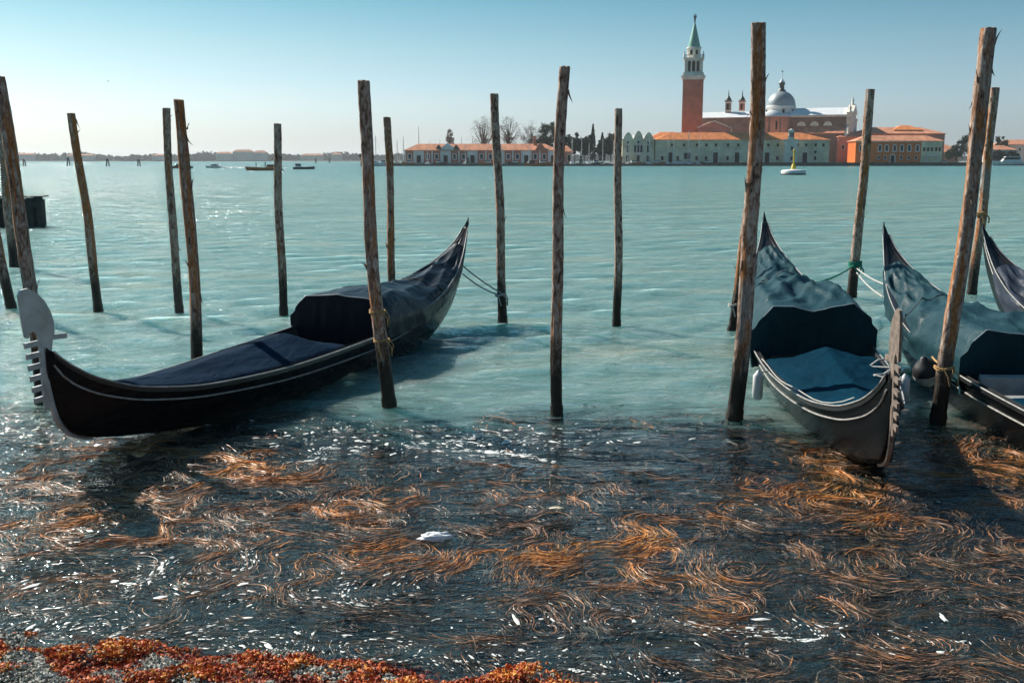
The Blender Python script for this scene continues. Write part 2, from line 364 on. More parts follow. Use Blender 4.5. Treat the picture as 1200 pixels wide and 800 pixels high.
# ---- foam flecks and scum, plus tiny white flecks painted in as sun sparkle
m_foam = plain('foam', (.72, .74, .72), .5, .4, 0, .12, 30)
def foam():
    g = np.random.default_rng(31); fl = flow_field(11)
    Vs, Fs = [], []; nv = 0
    spots = []
    def along(x, y, steps, n, rad, s0):
        for _ in range(steps):
            vx, vy = fl(np.array([x]), np.array([y]))
            x += float(vx[0]) * .05; y += float(vy[0]) * .05
            for _ in range(n): spots.append((x + g.normal(0, rad), y + g.normal(0, rad * .5), s0 * math.exp(g.normal(0, .5))))
    for cx, cy, k, sp, sz in [(-1.1, 9.6, 150, .75, .020), (-.2, 9.5, 110, .5, .018), (.2, 9.9, 60, .6, .016), (-1.8, 10.2, 80, .6, .014), (-3.0, 6.6, 40, .5, .011),
                              (-2.2, 6.3, 70, .5, .013), (-1.0, 6.2, 50, .4, .011), (1.5, 5.6, 50, .3, .011), (2.4, 5.45, 40, .25, .010), (.3, 5.75, 60, .4, .010), (-1.6, 5.75, 70, .6, .009), (3.6, 6.2, 20, .4, .010), (-4.5, 10.2, 40, .6, .015)]:
        for _ in range(k): spots.append((cx + g.normal(0, sp), cy + g.normal(0, sp * .38), sz * math.exp(g.normal(0, .55))))
    for x, y, st, n, rd, s0 in [(-.5, 9.35, 14, 3, .03, .016), (-.1, 9.2, 12, 4, .035, .016), (-1.6, 9.4, 16, 3, .05, .015), (-2.4, 6.75, 12, 4, .03, .013), (-1.9, 6.5, 9, 4, .03, .012), (1.0, 5.75, 12, 4, .03, .010), (1.5, 5.5, 8, 5, .03, .010), (-1.0, 6.3, 10, 4, .03, .010)]:
        along(x, y, st, n, rd, s0)
    for x in np.arange(-3.0, .9, .022):
        for _k in range(3): spots.append((x + g.normal(0, .03), float(bank_edge(x)) + abs(g.normal(0, .16)) + .01, .0075 * math.exp(g.normal(0, .55))))
    for _ in range(2600):  # tiny white flecks standing in for sun sparkle on the water
        y = 5.2 + 5.4 * g.random() ** 1.5; x = g.normal(-1.2, 2.2)
        if g.random() < .35 + .4 * float(pn3(np.array([x]), np.array([y]))[0]): spots.append((x, y, .0045 * math.exp(g.normal(0, .45))))
    for x, y, r in spots:
        if y < bank_edge(x): continue
        k = 9; r *= .62; z = float(water_h(np.array([x]), np.array([y]), np.array([.04]))[0]) + .004
        vx, vy = fl(np.array([x]), np.array([y])); cf, sf = float(vx[0]), float(vy[0]); ax, ay = r * g.uniform(.8, 2.6), r * g.uniform(.4, .9)
        ring = []
        for i in range(k):
            e = g.uniform(.4, 1.35); px_, py_ = ax * math.cos(6.283 * i / k) * e, ay * math.sin(6.283 * i / k) * e
            ring.append((x + px_ * cf - py_ * sf, y + px_ * sf + py_ * cf, z))
        Vs += ring + [(x, y, z + r * .35)]
        Fs += [(nv + i, nv + (i + 1) % k, nv + k) for i in range(k)]; nv += k + 1
    me = np_mesh('foam', np.array(Vs), np.array(Fs), m_foam)
    return tag(put('foam', me), 'white foam flecks and tiny painted sun sparkles among the seaweed', 'foam', kind='stuff')
foam()

# ================================================================== NEAR BANK with washed-up algae
m_bank = plain('bank_ground', (.20, .19, .16), .85, .2, 0, .6, 14, .6, 60)
def bank_h(x, y):
    d = bank_edge(x) - y
    return -.02 + .17 * np.clip(d, 0, 4) + .9 * np.clip(d, -1, 0) + .02 * np.sin(x * 7 + 1) * np.sin(y * 9) + .012 * np.sin(x * 17) * np.sin(y * 15 + 2)
bx = np.linspace(-8, 6, 300); by = np.linspace(.6, 6.9, 130)
BY, BX = np.meshgrid(by, bx, indexing='ij'); BZ = bank_h(BX, BY)
ib = np.arange(BX.size).reshape(BX.shape)
Fk = np.stack([ib[:-1, :-1], ib[:-1, 1:], ib[1:, 1:], ib[1:, :-1]], -1).reshape(-1, 4)
tag(put('shore', np_mesh('shore', np.stack([BX, BY, BZ], -1).reshape(-1, 3), Fk, m_bank)), kind='structure')
m_alga, t = new_mat('stranded_algae'); q = NT(t)
a = q.n('ShaderNodeAttribute', attribute_name='tone').outputs['Fac']
c = q.ramp(a, [(0, (.035, .035, .03)), (.2, (.10, .11, .085)), (.4, (.36, .36, .31)), (.5, (.52, .51, .46)), (.52, (.10, .018, .008)), (.7, (.34, .045, .012)), (.86, (.58, .12, .018)), (1, (.70, .30, .05))])
q.out(q.principled(c, .6, .3))
def clumps():
    g = np.random.default_rng(44)
    iv = np.array([(1, 0, 0), (-1, 0, 0), (0, 1, 0), (0, -1, 0), (0, 0, 1), (0, 0, -1)], float)
    fi = np.array([(0, 2, 4), (2, 1, 4), (1, 3, 4), (3, 0, 4), (2, 0, 5), (1, 2, 5), (3, 1, 5), (0, 3, 5)])
    N = 105000
    x = g.uniform(-5.0, 2.6, N); d = g.uniform(-.03, 1.15, N) ; y = bank_edge(x) - d
    pa, pb = patch_noise(61, 12, .18, .8), patch_noise(62, 12, .25, .9)
    red = pa(x, y) + g.normal(0, .38, N) + 1.05 - 1.1 * sstep(.25, .75, d - .10 * (x + 3)) + .7 * sstep(-1.4, .4, x) > .90
    wet = (d < .06)
    keep = g.uniform(0, 1, N) < np.where(red, 1, np.where(pb(x, y) > -.2, .75, .35)) * np.where(d < 0, .35, 1)
    x, y, d, red = x[keep], y[keep], d[keep], red[keep]; n = x.size
    r = np.where(red, g.uniform(.005, .013, n), g.uniform(.003, .012, n))
    z = bank_h(x, y) + r * g.uniform(0, 1.1, n) + np.where(red, .030, .012) * g.uniform(0, 1.0, n) * np.clip(pb(x, y) + .8, .1, 2)
    tone = np.where(red, np.clip(g.normal(.73, .15, n) + .10 * pb(x, y), .53, 1), np.clip(g.normal(.38, .15, n), 0, .5))
    P = iv[None] * g.uniform(.35, 1.6, (n, 6, 1)) * r[:, None, None] * np.stack([g.uniform(.7, 1.6, n), g.uniform(.7, 1.4, n), g.uniform(.5, 1.0, n)], -1)[:, None, :]
    ang = g.uniform(0, 6.28, n); ca, sa = np.cos(ang)[:, None], np.sin(ang)[:, None]
    P = np.stack([P[..., 0] * ca - P[..., 1] * sa + x[:, None], P[..., 0] * sa + P[..., 1] * ca + y[:, None], P[..., 2] + z[:, None]], -1)
    Fc = (fi[None] + (np.arange(n) * 6)[:, None, None]).reshape(-1, 3)
    me = np_mesh('stranded_algae', P.reshape(-1, 3), Fc, m_alga, False, {'tone': np.repeat(tone, 6)})
    return tag(put('stranded_algae', me), 'rust red and grey clumps of algae washed up on the shore', 'algae', kind='stuff')
clumps()

# ================================================================== MOORING POLES
m_pole, t = new_mat('bark_wood'); q = NT(t)
tc = q.n('ShaderNodeTexCoord'); oi = q.n('ShaderNodeObjectInfo')
off = q.n('ShaderNodeVectorMath', operation='ADD'); q.l(tc.outputs['Object'], off.inputs[0])
cmb = q.n('ShaderNodeCombineXYZ'); q.l(q.math('MULTIPLY', oi.outputs['Random'], 40), cmb.inputs[0]); q.l(cmb.outputs[0], off.inputs[1])
def mapv(scale):
    mp = q.n('ShaderNodeMapping'); mp.inputs['Scale'].default_value = scale; q.l(off.outputs[0], mp.inputs[0]); return mp.outputs[0]
bark = q.n('ShaderNodeAttribute', attribute_name='bark').outputs['Fac']
fine = q.noise(mapv((1, 1, .30)), 55, 5, .7, .4); mid = q.noise(mapv((1, 1, .40)), 20, 6, .72, .8); tone = q.noise(mapv((.5, .5, .22)), 5, 3)
cb = q.ramp(mid, [(.37, (.055, .036, .028)), (.45, (.30, .165, .11)), (.53, (.50, .345, .26)), (.66, (.68, .55, .46))])
cw = q.ramp(fine, [(.32, (.20, .065, .025)), (.5, (.46, .17, .055)), (.66, (.64, .33, .16))])
cw = q.mix(q.maprange(tone, .36, .54), q.ramp(fine, [(.35, (.18, .13, .10)), (.65, (.50, .41, .35))]), cw)
c = q.mix(q.maprange(bark, .35, .65), cw, cb)
sep = q.n('ShaderNodeSeparateXYZ'); q.l(tc.outputs['Object'], sep.inputs[0])
tide = q.math('ADD', sep.outputs[2], q.math('MULTIPLY', q.math('SUBTRACT', mid, .5), .9))
wet = q.maprange(tide, 1.05, .40)
c = q.mix(wet, c, q.ramp(fine, [(.3, (.010, .008, .006)), (.75, (.055, .036, .022))]))
hb = q.math('ADD', q.math('MULTIPLY', fine, .4), mid)
rgh = q.maprange(wet, 0, 1, .85, .45)
q.out(q.principled(c, rgh, .3, 0, q.bump(hb, .8, .02)))
m_cut = plain('sawn_wood', (.36, .29, .23), .9, .2, 0, .35, 25, .4, 60)

POLES = [  # base x, y, top x, z, radius, bend, bark amount, label
    (-5.31, 11.28, -5.50, 3.58, .077, .04, .55, 'bark-mottled mooring pole standing right behind the comb-shaped iron prow'),
    (-12.89, 26.43, -12.98, 4.55, .115, .02, .70, 'weathered mooring pole standing close to the squat dark piling block'),
    (-9.29, 18.81, -9.78, 3.72, .095, .02, .85, 'dark leaning mooring pole half hidden by the pole behind the iron prow'),
    (-7.55, 18.49, -7.77, 3.51, .084, .03, .35, 'slender leaning mooring pole with long streaks of bare orange wood'),
    (-5.99, 18.27, -6.03, 3.59, .075, -.02, .75, 'thin grey brown mooring pole beside the pole with peeling shreds of bark'),
    (-3.99, 12.77, -4.06, 3.42, .080, .03, .30, 'mooring pole with peeling bark shreds behind the long low bow cover'),
    (-4.09, 18.17, -4.08, 3.32, .075, -.02, .85, 'dark mooring pole standing behind the black gondola near its seat cover'),
    (-1.37, 11.08, -1.56, 3.52, .076, -.05, .75, 'mooring pole in front of the black gondola, tied with straw coloured rope'),
    (-2.10, 17.66, -2.10, 3.41, .073, .02, .45, 'mooring pole behind the draped stern of the black gondola'),
    (-.16, 17.09, -.29, 3.76, .077, .02, .90, 'dark mooring pole holding the stern ropes of the black gondola'),
    (.49, 10.69, .53, 3.63, .062, -.04, .80, 'dark mooring pole rising out of the weed in open water between the gondolas'),
    (1.75, 16.82, 1.70, 3.51, .069, .01, .95, 'plain grey mooring pole with a flat sawn top standing apart in open water'),
    (2.35, 10.51, 2.44, 4.03, .083, .05, .60, 'tallest thick mooring pole with rough bark in front of the church'),
    (3.52, 16.21, 3.80, 3.10, .066, .01, .80, 'mooring pole almost hidden behind the tallest thick pole'),
    (6.75, 20.25, 6.90, 4.04, .098, .03, .65, 'mooring pole with a green rope between the two raised gondola sterns'),
    (4.41, 10.33, 4.63, 3.96, .084, .04, .45, 'thick reddish mooring pole in front of the gondola with the round fender'),
    (9.28, 20.51, 9.41, 4.09, .098, .02, .55, 'mooring pole with an orange tie behind the thick reddish pole'),
]
m_flake = plain('bark_shred', (.20, .13, .09), .9, .2, 0, .4, 30)
def pole(i, bx_, by_, tx_, tz, r, bend, barkamt, label):
    r *= .90
    g = random.Random(100 + i); sd = Vector((i * 13.7, i * 7.1, 0))
    ns, nz = 26, 170; z0 = -1.5
    V = []; B = []
    axis_x = lambda z: (tx_ - bx_) * z / tz + bend * math.sin(math.pi * max(0, min(1, z / tz))) + .010 * math.sin(z * 2.6 + i)
    axis_y = lambda z: .012 * math.sin(z * 1.9 + 2 * i)
    for k in range(nz + 1):
        z = z0 + (tz - z0) * k / nz
        rr = r * (1.07 - .14 * max(0, z) / tz) * (1 + .05 * mn.noise(Vector((i * 3.1, 0, z * 2.2))))
        for j in range(ns):
            a = 2 * math.pi * j / ns; ca, sa = math.cos(a), math.sin(a)
            p = Vector((ca * 1.1, sa * 1.1, z * .55)) + sd
            b = mn.fractal(p * 1.25, .9, 2.1, 4) + (barkamt - .5) * 1.1
            b += .25 * mn.noise(Vector((ca * 5, sa * 5, z * 4)) + sd)
            bk = max(0, min(1, b * 4 + .5))
            q_ = rr * (1 + .035 * mn.noise(Vector((ca * 2.5, sa * 2.5, z * 1.2)) + sd)) - .006 + .009 * bk * (1 + .5 * mn.noise(Vector((ca * 7, sa * 7, z * 9)) + sd))
            if z < .12: q_ += .006 * mn.noise(Vector((ca * 6, sa * 6, z * 22)) + sd) + .008
            tw = .018 * mn.noise(Vector((ca * 2, sa * 2, i))) if k == nz else 0
            V.append((axis_x(z) + q_ * ca, axis_y(z) + q_ * sa, z + tw)); B.append(bk)
    F_ = [(k * ns + j, k * ns + (j + 1) % ns, (k + 1) * ns + (j + 1) % ns, (k + 1) * ns + j) for k in range(nz) for j in range(ns)]
    root = empty('mooring_pole', label, 'pole', 'mooring poles in the shallow water', (bx_, by_, 0))
    me = np_mesh('post', np.array(V), np.array(F_), m_pole, True, {'bark': np.array(B)})
    po = put('post', me, root)
    mb = MB()
    top = [Vector(p) for p in V[-ns:]]; cen = sum(top, Vector()) / ns
    mb.add([c_ * .995 + cen * .005 for c_ in top] + [cen + Vector((0, 0, .012))], [(j, (j + 1) % ns, ns) for j in range(ns)])
    mb.build('sawn_top', m_cut, root)
    # curled shreds and stubs of bark
    for s_ in range({5: 9, 12: 7, 15: 7, 0: 5, 7: 3}.get(i, 2)):
        z = g.uniform(.9, tz - .05); a = g.uniform(0, 6.28); ca, sa = math.cos(a), math.sin(a)
        if s_ < 4: a = g.choice([0, math.pi]) + g.uniform(-.5, .5); ca, sa = math.cos(a), math.sin(a)
        ln = g.uniform(.05, .16); w = g.uniform(.006, .013); out = g.uniform(.02, .06); up = g.choice([1, -1])
        x0, y0 = axis_x(z) + ca * r * .93, axis_y(z) + sa * r * .93
        pts = [(x0 + ca * out * u ** 1.6, y0 + sa * out * u ** 1.6, z + up * ln * u) for u in (0, .33, .66, 1)]
        f_ = MB(); f_.tube(pts, [w, w * .9, w * .6, w * .15], 5); f_.build('bark_shred', m_flake, po)
    return root
pole_roots = [pole(i, *p) for i, p in enumerate(POLES)]

# ================================================================== GONDOLAS
def fabric(name, col, rough=.42, spec=.5, sheen=.0):
    m, t = new_mat(name); q = NT(t)
    v = q.coords('Object')
    folds = q.noise(q.coords('Object', (1, 1.6, 1), (0, 0, .5)), 3.2, 4, .55, 1.1); wv = q.noise(v, 160, 2)
    st = q.noise(v, 2.1, 5, .65)
    c = q.ramp(st, [(.3, tuple(x * .78 for x in col)), (.7, tuple(x * 1.25 for x in col))])
    h = q.math('ADD', folds, q.math('MULTIPLY', wv, .01))
    q.out(q.principled(c, q.maprange(st, .3, .7, rough - .06, rough + .1), spec, 0, q.bump(h, .40, .07))); return m
m_hull, t = new_mat('black_lacquer'); q = NT(t)
v = q.coords('Object'); n1 = q.noise(q.coords('Object', (.5, 1, 3)), 6, 6, .7); n2 = q.noise(v, 1.6, 4)
scr = q.noise(q.coords('Object', (1, 1, 2.2), (0, .3, 0)), 9, 6, .75, 1.2)
c = q.mix(q.maprange(n1, .55, .85), (.007, .007, .008), (.028, .028, .027))
c = q.mix(q.math('MULTIPLY', q.maprange(scr, .64, .72), .35), c, (.22, .22, .2))
sp = q.n('ShaderNodeSeparateXYZ'); q.l(v, sp.inputs[0])
grime = q.math('ADD', sp.outputs[2], q.math('MULTIPLY', q.math('SUBTRACT', n1, .5), .5))
c = q.mix(q.math('MULTIPLY', q.maprange(grime, .22, .0), .7), c, (.050, .048, .034))
q.out(q.principled(c, q.maprange(n1, .3, .8, .18, .42), .12, 0, q.bump(n2, .12, .05)))
m_hull2, t = new_mat('worn_black_paint'); q = NT(t)
n1 = q.noise(q.coords('Object', (.5, 1, 4)), 7, 6, .75, .6); n2 = q.noise(q.coords('Object', (.25, 1, 6)), 8, 5, .7)
c = q.mix(q.maprange(n1, .52, .72), (.004, .004, .005), (.015, .014, .013))
c = q.mix(q.math('MULTIPLY', q.maprange(n2, .66, .76), .35), c, (.12, .09, .07))
q.out(q.principled(c, .20, .10, 0, q.bump(n1, .06, .02)))
m_rail = plain('rail_trim', (.34, .33, .31), .45, .5, 0, .45, 12, .2, 40)
m_deck = plain('deck_black', (.022, .022, .024), .32, .5, 0, .4, 9)
m_inner = plain('inner_hull', (.05, .048, .046), .6, .3, 0, .4, 6)
m_seat = plain('seat_panel', (.30, .31, .32), .55, .4, 0, .3, 5)
m_steel = plain('ferro_steel', (.46, .47, .48), .42, .5, .75, .22, 5, .1, 40, rvar=.1)
m_rusty = plain('ferro_worn', (.24, .185, .15), .6, .4, .3, .55, 16, .3, 50)
m_white = plain('fender_white', (.62, .62, .60), .5, .4, 0, .18, 14)
m_black = plain('fender_black', (.02, .02, .022), .5, .4, 0, .3, 10)
m_rope = plain('pale_rope', (.50, .49, .46), .85, .2, 0, .3, 60, .5, 140)
m_straw = plain('straw_rope', (.50, .30, .13), .9, .2, 0, .4, 60, .5, 140)
m_green = plain('green_rope', (.02, .20, .13), .8, .2, 0, .4, 60, .5, 140)
m_hem = plain('cover_hem', (.42, .45, .47), .6, .3, 0, .2, 30)
f_black = fabric('cover_black', (.008, .012, .019), .34, .14)
f_navy = fabric('cover_navy', (.003, .026, .048), .7, .01)
f_navy_a = fabric('cover_deep_navy', (.005, .017, .037), .7, .012)
f_teal = fabric('cover_teal', (.016, .048, .060), .42, .09)
f_grey = fabric('cover_slate', (.036, .046, .068), .46, .08)

GL = 9.85
k_sheer = interp([(0, 1.72), (.03, 1.42), (.08, 1.14), (.15, .91), (.25, .71), (.38, .57), (.52, .49), (.7, .47), (.82, .51), (.90, .62), (.95, .79), (.98, .98), (1, 1.17)])
k_beam = interp([(0, .012), (.03, .075), (.08, .20), (.15, .36), (.25, .52), (.38, .65), (.5, .70), (.64, .67), (.76, .56), (.86, .39), (.93, .22), (.975, .085), (1, .022)])
k_keel = interp([(0, 1.52), (.015, 1.22), (.04, .92), (.08, .60), (.15, .27), (.25, .02), (.36, -.13), (.5, -.17), (.66, -.12), (.8, .02), (.9, .15), (.95, .235), (.975, .33), (.99, .52), (1, .95)])
def sect(u, t, inset=0.0):
    """hull section at station u, t 0 keel .. 1 gunwale -> (half width, z)"""
    b, s, k = max(.004, k_beam(u) - inset), k_sheer(u), k_keel(u) + inset * .6
    bb = b * .60
    if t < .25: w = t / .25; return bb * w * .98, k + .012 * w
    w = (t - .25) / .75
    return bb + (b - bb) * (w ** .72), k + .012 + (s - k - .012) * (w ** 1.12)
def gx(u): return (u - .5) * GL

def gondola(label, bow, stern, pitch, roll, lift, hull_m, aft_m, bow_m, steel_m, front='box', aft_front=.52, bow_rng=(.60, .925), crest_scale=1.0, ridge=.22, seedv=0, open_seat=False, fold_amp=.045, u_tip=.045, drape=.16):
    bow, stern = Vector(bow), Vector(stern); mid = (bow + stern) / 2; d = bow - stern
    root = empty('gondola', label, 'gondola', 'gondolas moored to the poles', (mid.x, mid.y, lift))
    root.rotation_euler = (R(roll), -R(pitch), math.atan2(d.y, d.x))
    us = [i / 110 for i in range(111)]
    us = sorted(set([1 - (1 - u) ** 1.25 if u > .5 else u for u in us] + [.003, .008, .985, .993, .997]))
    nt_ = 13
    mb = MB()
    V = []; 
    for u in us:
        prof = [sect(u, k / (nt_ - 1)) for k in range(nt_)]
        V += [(gx(u), -w, z) for w, z in prof[::-1]] + [(gx(u), w, z) for w, z in prof[1:]]
    n = 2 * nt_ - 1
    mb.add(V, [(i * n + j, i * n + j + 1, (i + 1) * n + j + 1, (i + 1) * n + j) for i in range(len(us) - 1) for j in range(n - 1)], 0, True)
    hull = mb.build('hull', hull_m, root)
    # inside lining
    mb = MB(); V = []; ui = [.30 + .45 * i / 40 for i in range(41)]
    for u in ui:
        prof = [sect(u, k / (nt_ - 1), .035) for k in range(nt_)]
        V += [(gx(u), -w, z + .03) for w, z in prof[::-1]] + [(gx(u), w, z + .03) for w, z in prof[1:]]
    mb.add(V, [(i * n + j + 1, i * n + j, (i + 1) * n + j, (i + 1) * n + j + 1) for i in range(len(ui) - 1) for j in range(n - 1)], 0, True)
    mb.build('lining', m_inner, root)
    # decks
    for nm, u0, u1 in (('fore_deck', .70, .993), ('aft_deck', .012, .36)):
        mb = MB(); mb.grid(lambda a, b: (gx(u0 + (u1 - u0) * a), (2 * b - 1) * (k_beam(u0 + (u1 - u0) * a) - .02), k_sheer(u0 + (u1 - u0) * a) - .012 + .05 * k_beam(u0 + (u1 - u0) * a) * (1 - (2 * b - 1) ** 2)), 50, 9)
        mb.build(nm, m_deck, root)
    # gunwale rails and the pale moulding lines
    for s in (-1, 1):
        mb = MB()
        ul = [.012 + .982 * i / 120 for i in range(121)]
        V = []
        for u in ul:
            b, z = k_beam(u), k_sheer(u); w = min(.045, b * .8)
            V += [(gx(u), s * (b + .012), z - .035), (gx(u), s * (b + .014), z + .014), (gx(u), s * (b - w), z + .016), (gx(u), s * (b - w), z - .03)]
        mb.add(V, [(i * 4 + j, i * 4 + (j + 1) % 4, (i + 1) * 4 + (j + 1) % 4, (i + 1) * 4 + j) for i in range(120) for j in range(4)])
        gw = mb.build('gunwale', m_deck, root)
        for tt, rr in ((1.0, .0085), (.83, .0095)):
            mb = MB(); pts = []
            for u in ul:
                if tt == 1.0: pts.append((gx(u), s * (k_beam(u) + .014), k_sheer(u) + .012))
                else:
                    w, z = sect(u, tt); pts.append((gx(u), s * (w + .006), z))
            mb.tube(pts, rr, 6); mb.build('moulding', m_rail, gw if tt == 1.0 else hull)
    mb = MB(); tip = [(gx(u), 0, (k_sheer(u) + max(k_keel(u), k_sheer(u) - .12)) / 2 + .01) for u in (.05, .035, .02, .008, 0.0)]
    tip.append((gx(-.004), 0, k_sheer(0) + .06))
    mb.tube(tip, [.03, .045, .042, .034, .026, .006], 8); mb.build('stern_tip', m_deck, root)
    # ferro: the toothed steel prow
    xb = gx(1) + .004
    blade = [(-.085, .98), (-.075, 1.08), (-.045, 1.18), (-.02, 1.25), (-.035, 1.34), (-.075, 1.45), (-.03, 1.565), (.06, 1.655), (.165, 1.70), (.235, 1.695), (.262, 1.655), (.250, 1.50), (.232, 1.36), (.222, 1.27), (.185, 1.262), (.165, 1.305), (.115, 1.325), (.08, 1.28), (.07, 1.18), (.065, .96)]
    # mirrored so that the rounded back faces aft
    blade = [(-.085, .97), (-.080, 1.10), (-.10, 1.20), (-.130, 1.27), (-.135, 1.36), (-.105, 1.47), (-.045, 1.57), (.04, 1.65), (.13, 1.695), (.205, 1.69), (.232, 1.645), (.222, 1.50), (.208, 1.37), (.196, 1.285), (.165, 1.272), (.145, 1.312), (.10, 1.325), (.060, 1.285), (.050, 1.20), (.046, .70), (.038, .63), (-.03, .63)]
    fer = MB()
    th = .011
    fer.prism([(xb + x, z) for x, z in blade], 'y', -th, th)
    ferro = fer.build('ferro', steel_m, root)
    for k in range(6):
        z = 1.215 - k * .098
        tb = MB(); x1 = .205 - .012 * k
        tb.prism([(xb + .03, z - .022), (xb + x1, z - .026), (xb + x1 + .004, z + .022), (xb + .03, z + .024)], 'y', -th * .92, th * .92)
        tb.build('tooth', steel_m, ferro)
    tb = MB(); tb.prism([(xb - .12, 1.215), (xb - .12, 1.262), (xb - .275, 1.252), (xb - .275, 1.205)], 'y', -th * .92, th * .92); tb.build('tooth', steel_m, ferro)
    # steel band that follows the stem under the teeth
    band = MB(); uu = [1.0, .9985, .9965, .994, .99, .985, .978, .97, .96, .95]
    V = []
    for i, u in enumerate(uu):
        z = k_keel(u); x = gx(u)
        nz = (k_keel(uu[min(i + 1, 9)]) - k_keel(uu[max(i - 1, 0)])); nx = gx(uu[min(i + 1, 9)]) - gx(uu[max(i - 1, 0)])
        L = math.hypot(nx, nz) + 1e-9; ox, oz = -nz / L, nx / L      # outward (forward / down)
        w = .060 * (1 - i / 12); hw = .016
        V += [(x + ox * w, -hw, z + oz * w), (x + ox * w, hw, z + oz * w), (x - ox * .05, hw, z - oz * .05), (x - ox * .05, -hw, z - oz * .05)]
    V[0:4] = [(xb + .046, -.012, .70), (xb + .046, .012, .70), (xb - .03, .012, .70), (xb - .03, -.012, .70)]
    band.add(V, [(i * 4 + j, i * 4 + (j + 1) % 4, (i + 1) * 4 + (j + 1) % 4, (i + 1) * 4 + j) for i in range(9) for j in range(4)] + [(36, 37, 38, 39)], 0, False)
    band.build('stem_band', steel_m, ferro)
    # covers
    sv = Vector((seedv * 9.1, seedv * 4.3, 0))
    cs = crest_scale
    crest = interp([(.03, .035), (.08, .07), (.16, .13), (.25, .22), (.33, .33), (.40, .42), (.46, .46), (.52, .46), (.60, .44)])
    sag = .13 if front == 'sag' else .0
    def top_z(u, t):
        """height of the cover over the gunwale at |t|<=1 across"""
        c_ = crest(u) * cs; k = sstep(.12, .42, u)          # 0 near the stern: ridge tent; 1 at the hoop: flat top
        a = abs(t)
        tent = c_ * (1 - a ** 1.5)
        fl = c_ * (1 - .10 * a) * (1 - max(0, a - .80) / .20 * .22)
        fl -= sag * (1 - min(1, a / .8)) ** 1.3 * sstep(.34, aft_front, u)
        return tent * (1 - k) + fl * k
    def fold(u, t, amp):
        p = Vector((u * GL * .9, t * 1.1, 0)) + sv
        w = mn.noise(p * .8) * .8
        f1 = abs(mn.noise(Vector((p.x * 1.25 + t * 1.5 + w, p.y * .7, 1))))
        f2 = abs(mn.noise(Vector((p.x * .75 - t * 2.0, p.y * 1.7 + w, 7))))
        f4 = abs(mn.noise(Vector((p.x * 3.4 + t * 3.5, p.y * 2.2 + w, 3))))
        return amp * (1.5 * (.30 - f1 ** .8) + 1.2 * (.30 - f2 ** .8) + .40 * (.3 - f4) + .3 * mn.noise(p * 1.1))
    def aft_pt(a, b):
        u = u_tip + (aft_front - u_tip) * a; t = 2 * b - 1; s = 1 if t >= 0 else -1; at = abs(t)
        kb, ks = k_beam(u), k_sheer(u); x = gx(u)
        if at <= .72:
            tt = at / .72; wtop = kb * (.86 + .10 * (1 - sstep(.1, .4, u)))
            y = s * wtop * tt; z = ks + .02 + top_z(u, tt)
        else:
            w = (at - .72) / .28; wtop = kb * (.86 + .10 * (1 - sstep(.1, .4, u)))
            edge = ks + .02 + top_z(u, 1.0); low = ks - .07 - .05 * abs(mn.noise(Vector((u * 14, s * 3 + seedv, 0)))) - drape * sstep(.50, .25, u) * sstep(.05, .16, u)
            wl = min(1, (ks - low) / max(.1, ks - k_keel(u)))
            ylow = (kb - (kb * .4) * (wl ** 1.3)) + .028
            y = s * (wtop + (max(ylow, kb * .9 + .028) - wtop) * min(1, w * 1.5) ** .8); z = edge + (low - edge) * w
            if w > .35: y = s * max(abs(y), kb + .026 - (kb * .4) * (max(0, (ks - z)) / max(.1, ks - k_keel(u))) ** .9 * .8)
        amp = fold_amp * sstep(.04, .14, u)
        f_ = fold(u, t, amp)
        if at <= .72: z += f_ * (1.0 - .8 * sstep(.82, 1, a))
        else: y += s * max(0, f_ + .012) * .8
        return (x + .6 * f_ * sstep(.3, .5, u) * (1 - sstep(.9, 1, a)), y, z)
    mb = MB(); mb.grid(aft_pt, 96, 49)
    aft = mb.build('stern_cover', aft_m, root)
    # front curtain of the seat cover
    def front_pt(a, b):
        px, py, pz = aft_pt(1.0, .02 + .96 * b)
        t = 2 * b - 1
        zb = k_sheer(aft_front) - .20
        f_ = .05 * fold(.2 + a * .05, t * 2.2, 1.0)
        nar = 1 - .05 * a
        return (px + .004 - (.22 * math.sin(a * math.pi * .5) * (1 - t * t) if front == 'sag' else .03 * a) + f_ * a, py * nar, pz + (min(zb, pz) - pz) * a)
    mb = MB(); mb.grid(front_pt, 26, 49); mb.build('front_curtain', aft_m, aft)
    mb = MB(); mb.tube([tuple(Vector(aft_pt(1.0, .14 + .72 * b / 40)) + Vector((.006, 0, .0))) for b in range(41)], .006, 5); mb.build('hem', m_hem, aft)
    # seam band over the stern cover
    mb = MB(); mb.tube([tuple(Vector(aft_pt(.43, b / 60)) + Vector((0, 0, .004))) for b in range(61)], .009, 5); mb.build('seam', plain_dark, aft)
    # long low bow cover with a ridge
    u0, u1 = bow_rng
    def bow_pt(a, b):
        u = u0 + (u1 - u0) * a; t = 2 * b - 1; at = abs(t)
        hgt = ridge * (sstep(0, .14, a) * .92 + .08) * (1 - a) ** .8
        kb, ks = k_beam(u), k_sheer(u)
        z = ks + .024 + hgt * (1 - at ** 1.15)
        y = t * (kb - .035 * (1 - a))
        if at > .93: z -= (at - .93) / .07 * .03
        f_ = fold(u * 1.4 + .3, t, .018) * (1 - at * .6)
        return (gx(u), y, z + f_)
    mb = MB(); mb.grid(bow_pt, 60, 37); bc = mb.build('bow_cover', bow_m, root)
    mb = MB()
    mb.grid(lambda a, b: (bow_pt(0, b)[0] - .03 * a, bow_pt(0, b)[1] * (1 - .05 * a), bow_pt(0, b)[2] * (1 - a) + a * (k_sheer(u0) - .16)), 5, 25)
    mb.build('cover_flap', bow_m, bc)
    for k in range(5):
        mb = MB(); y0 = -.40 + k * .162
        mb.box(gx(.34), gx(.70), y0, y0 + .15, .10, .125); mb.build('floorboard', m_inner, root)
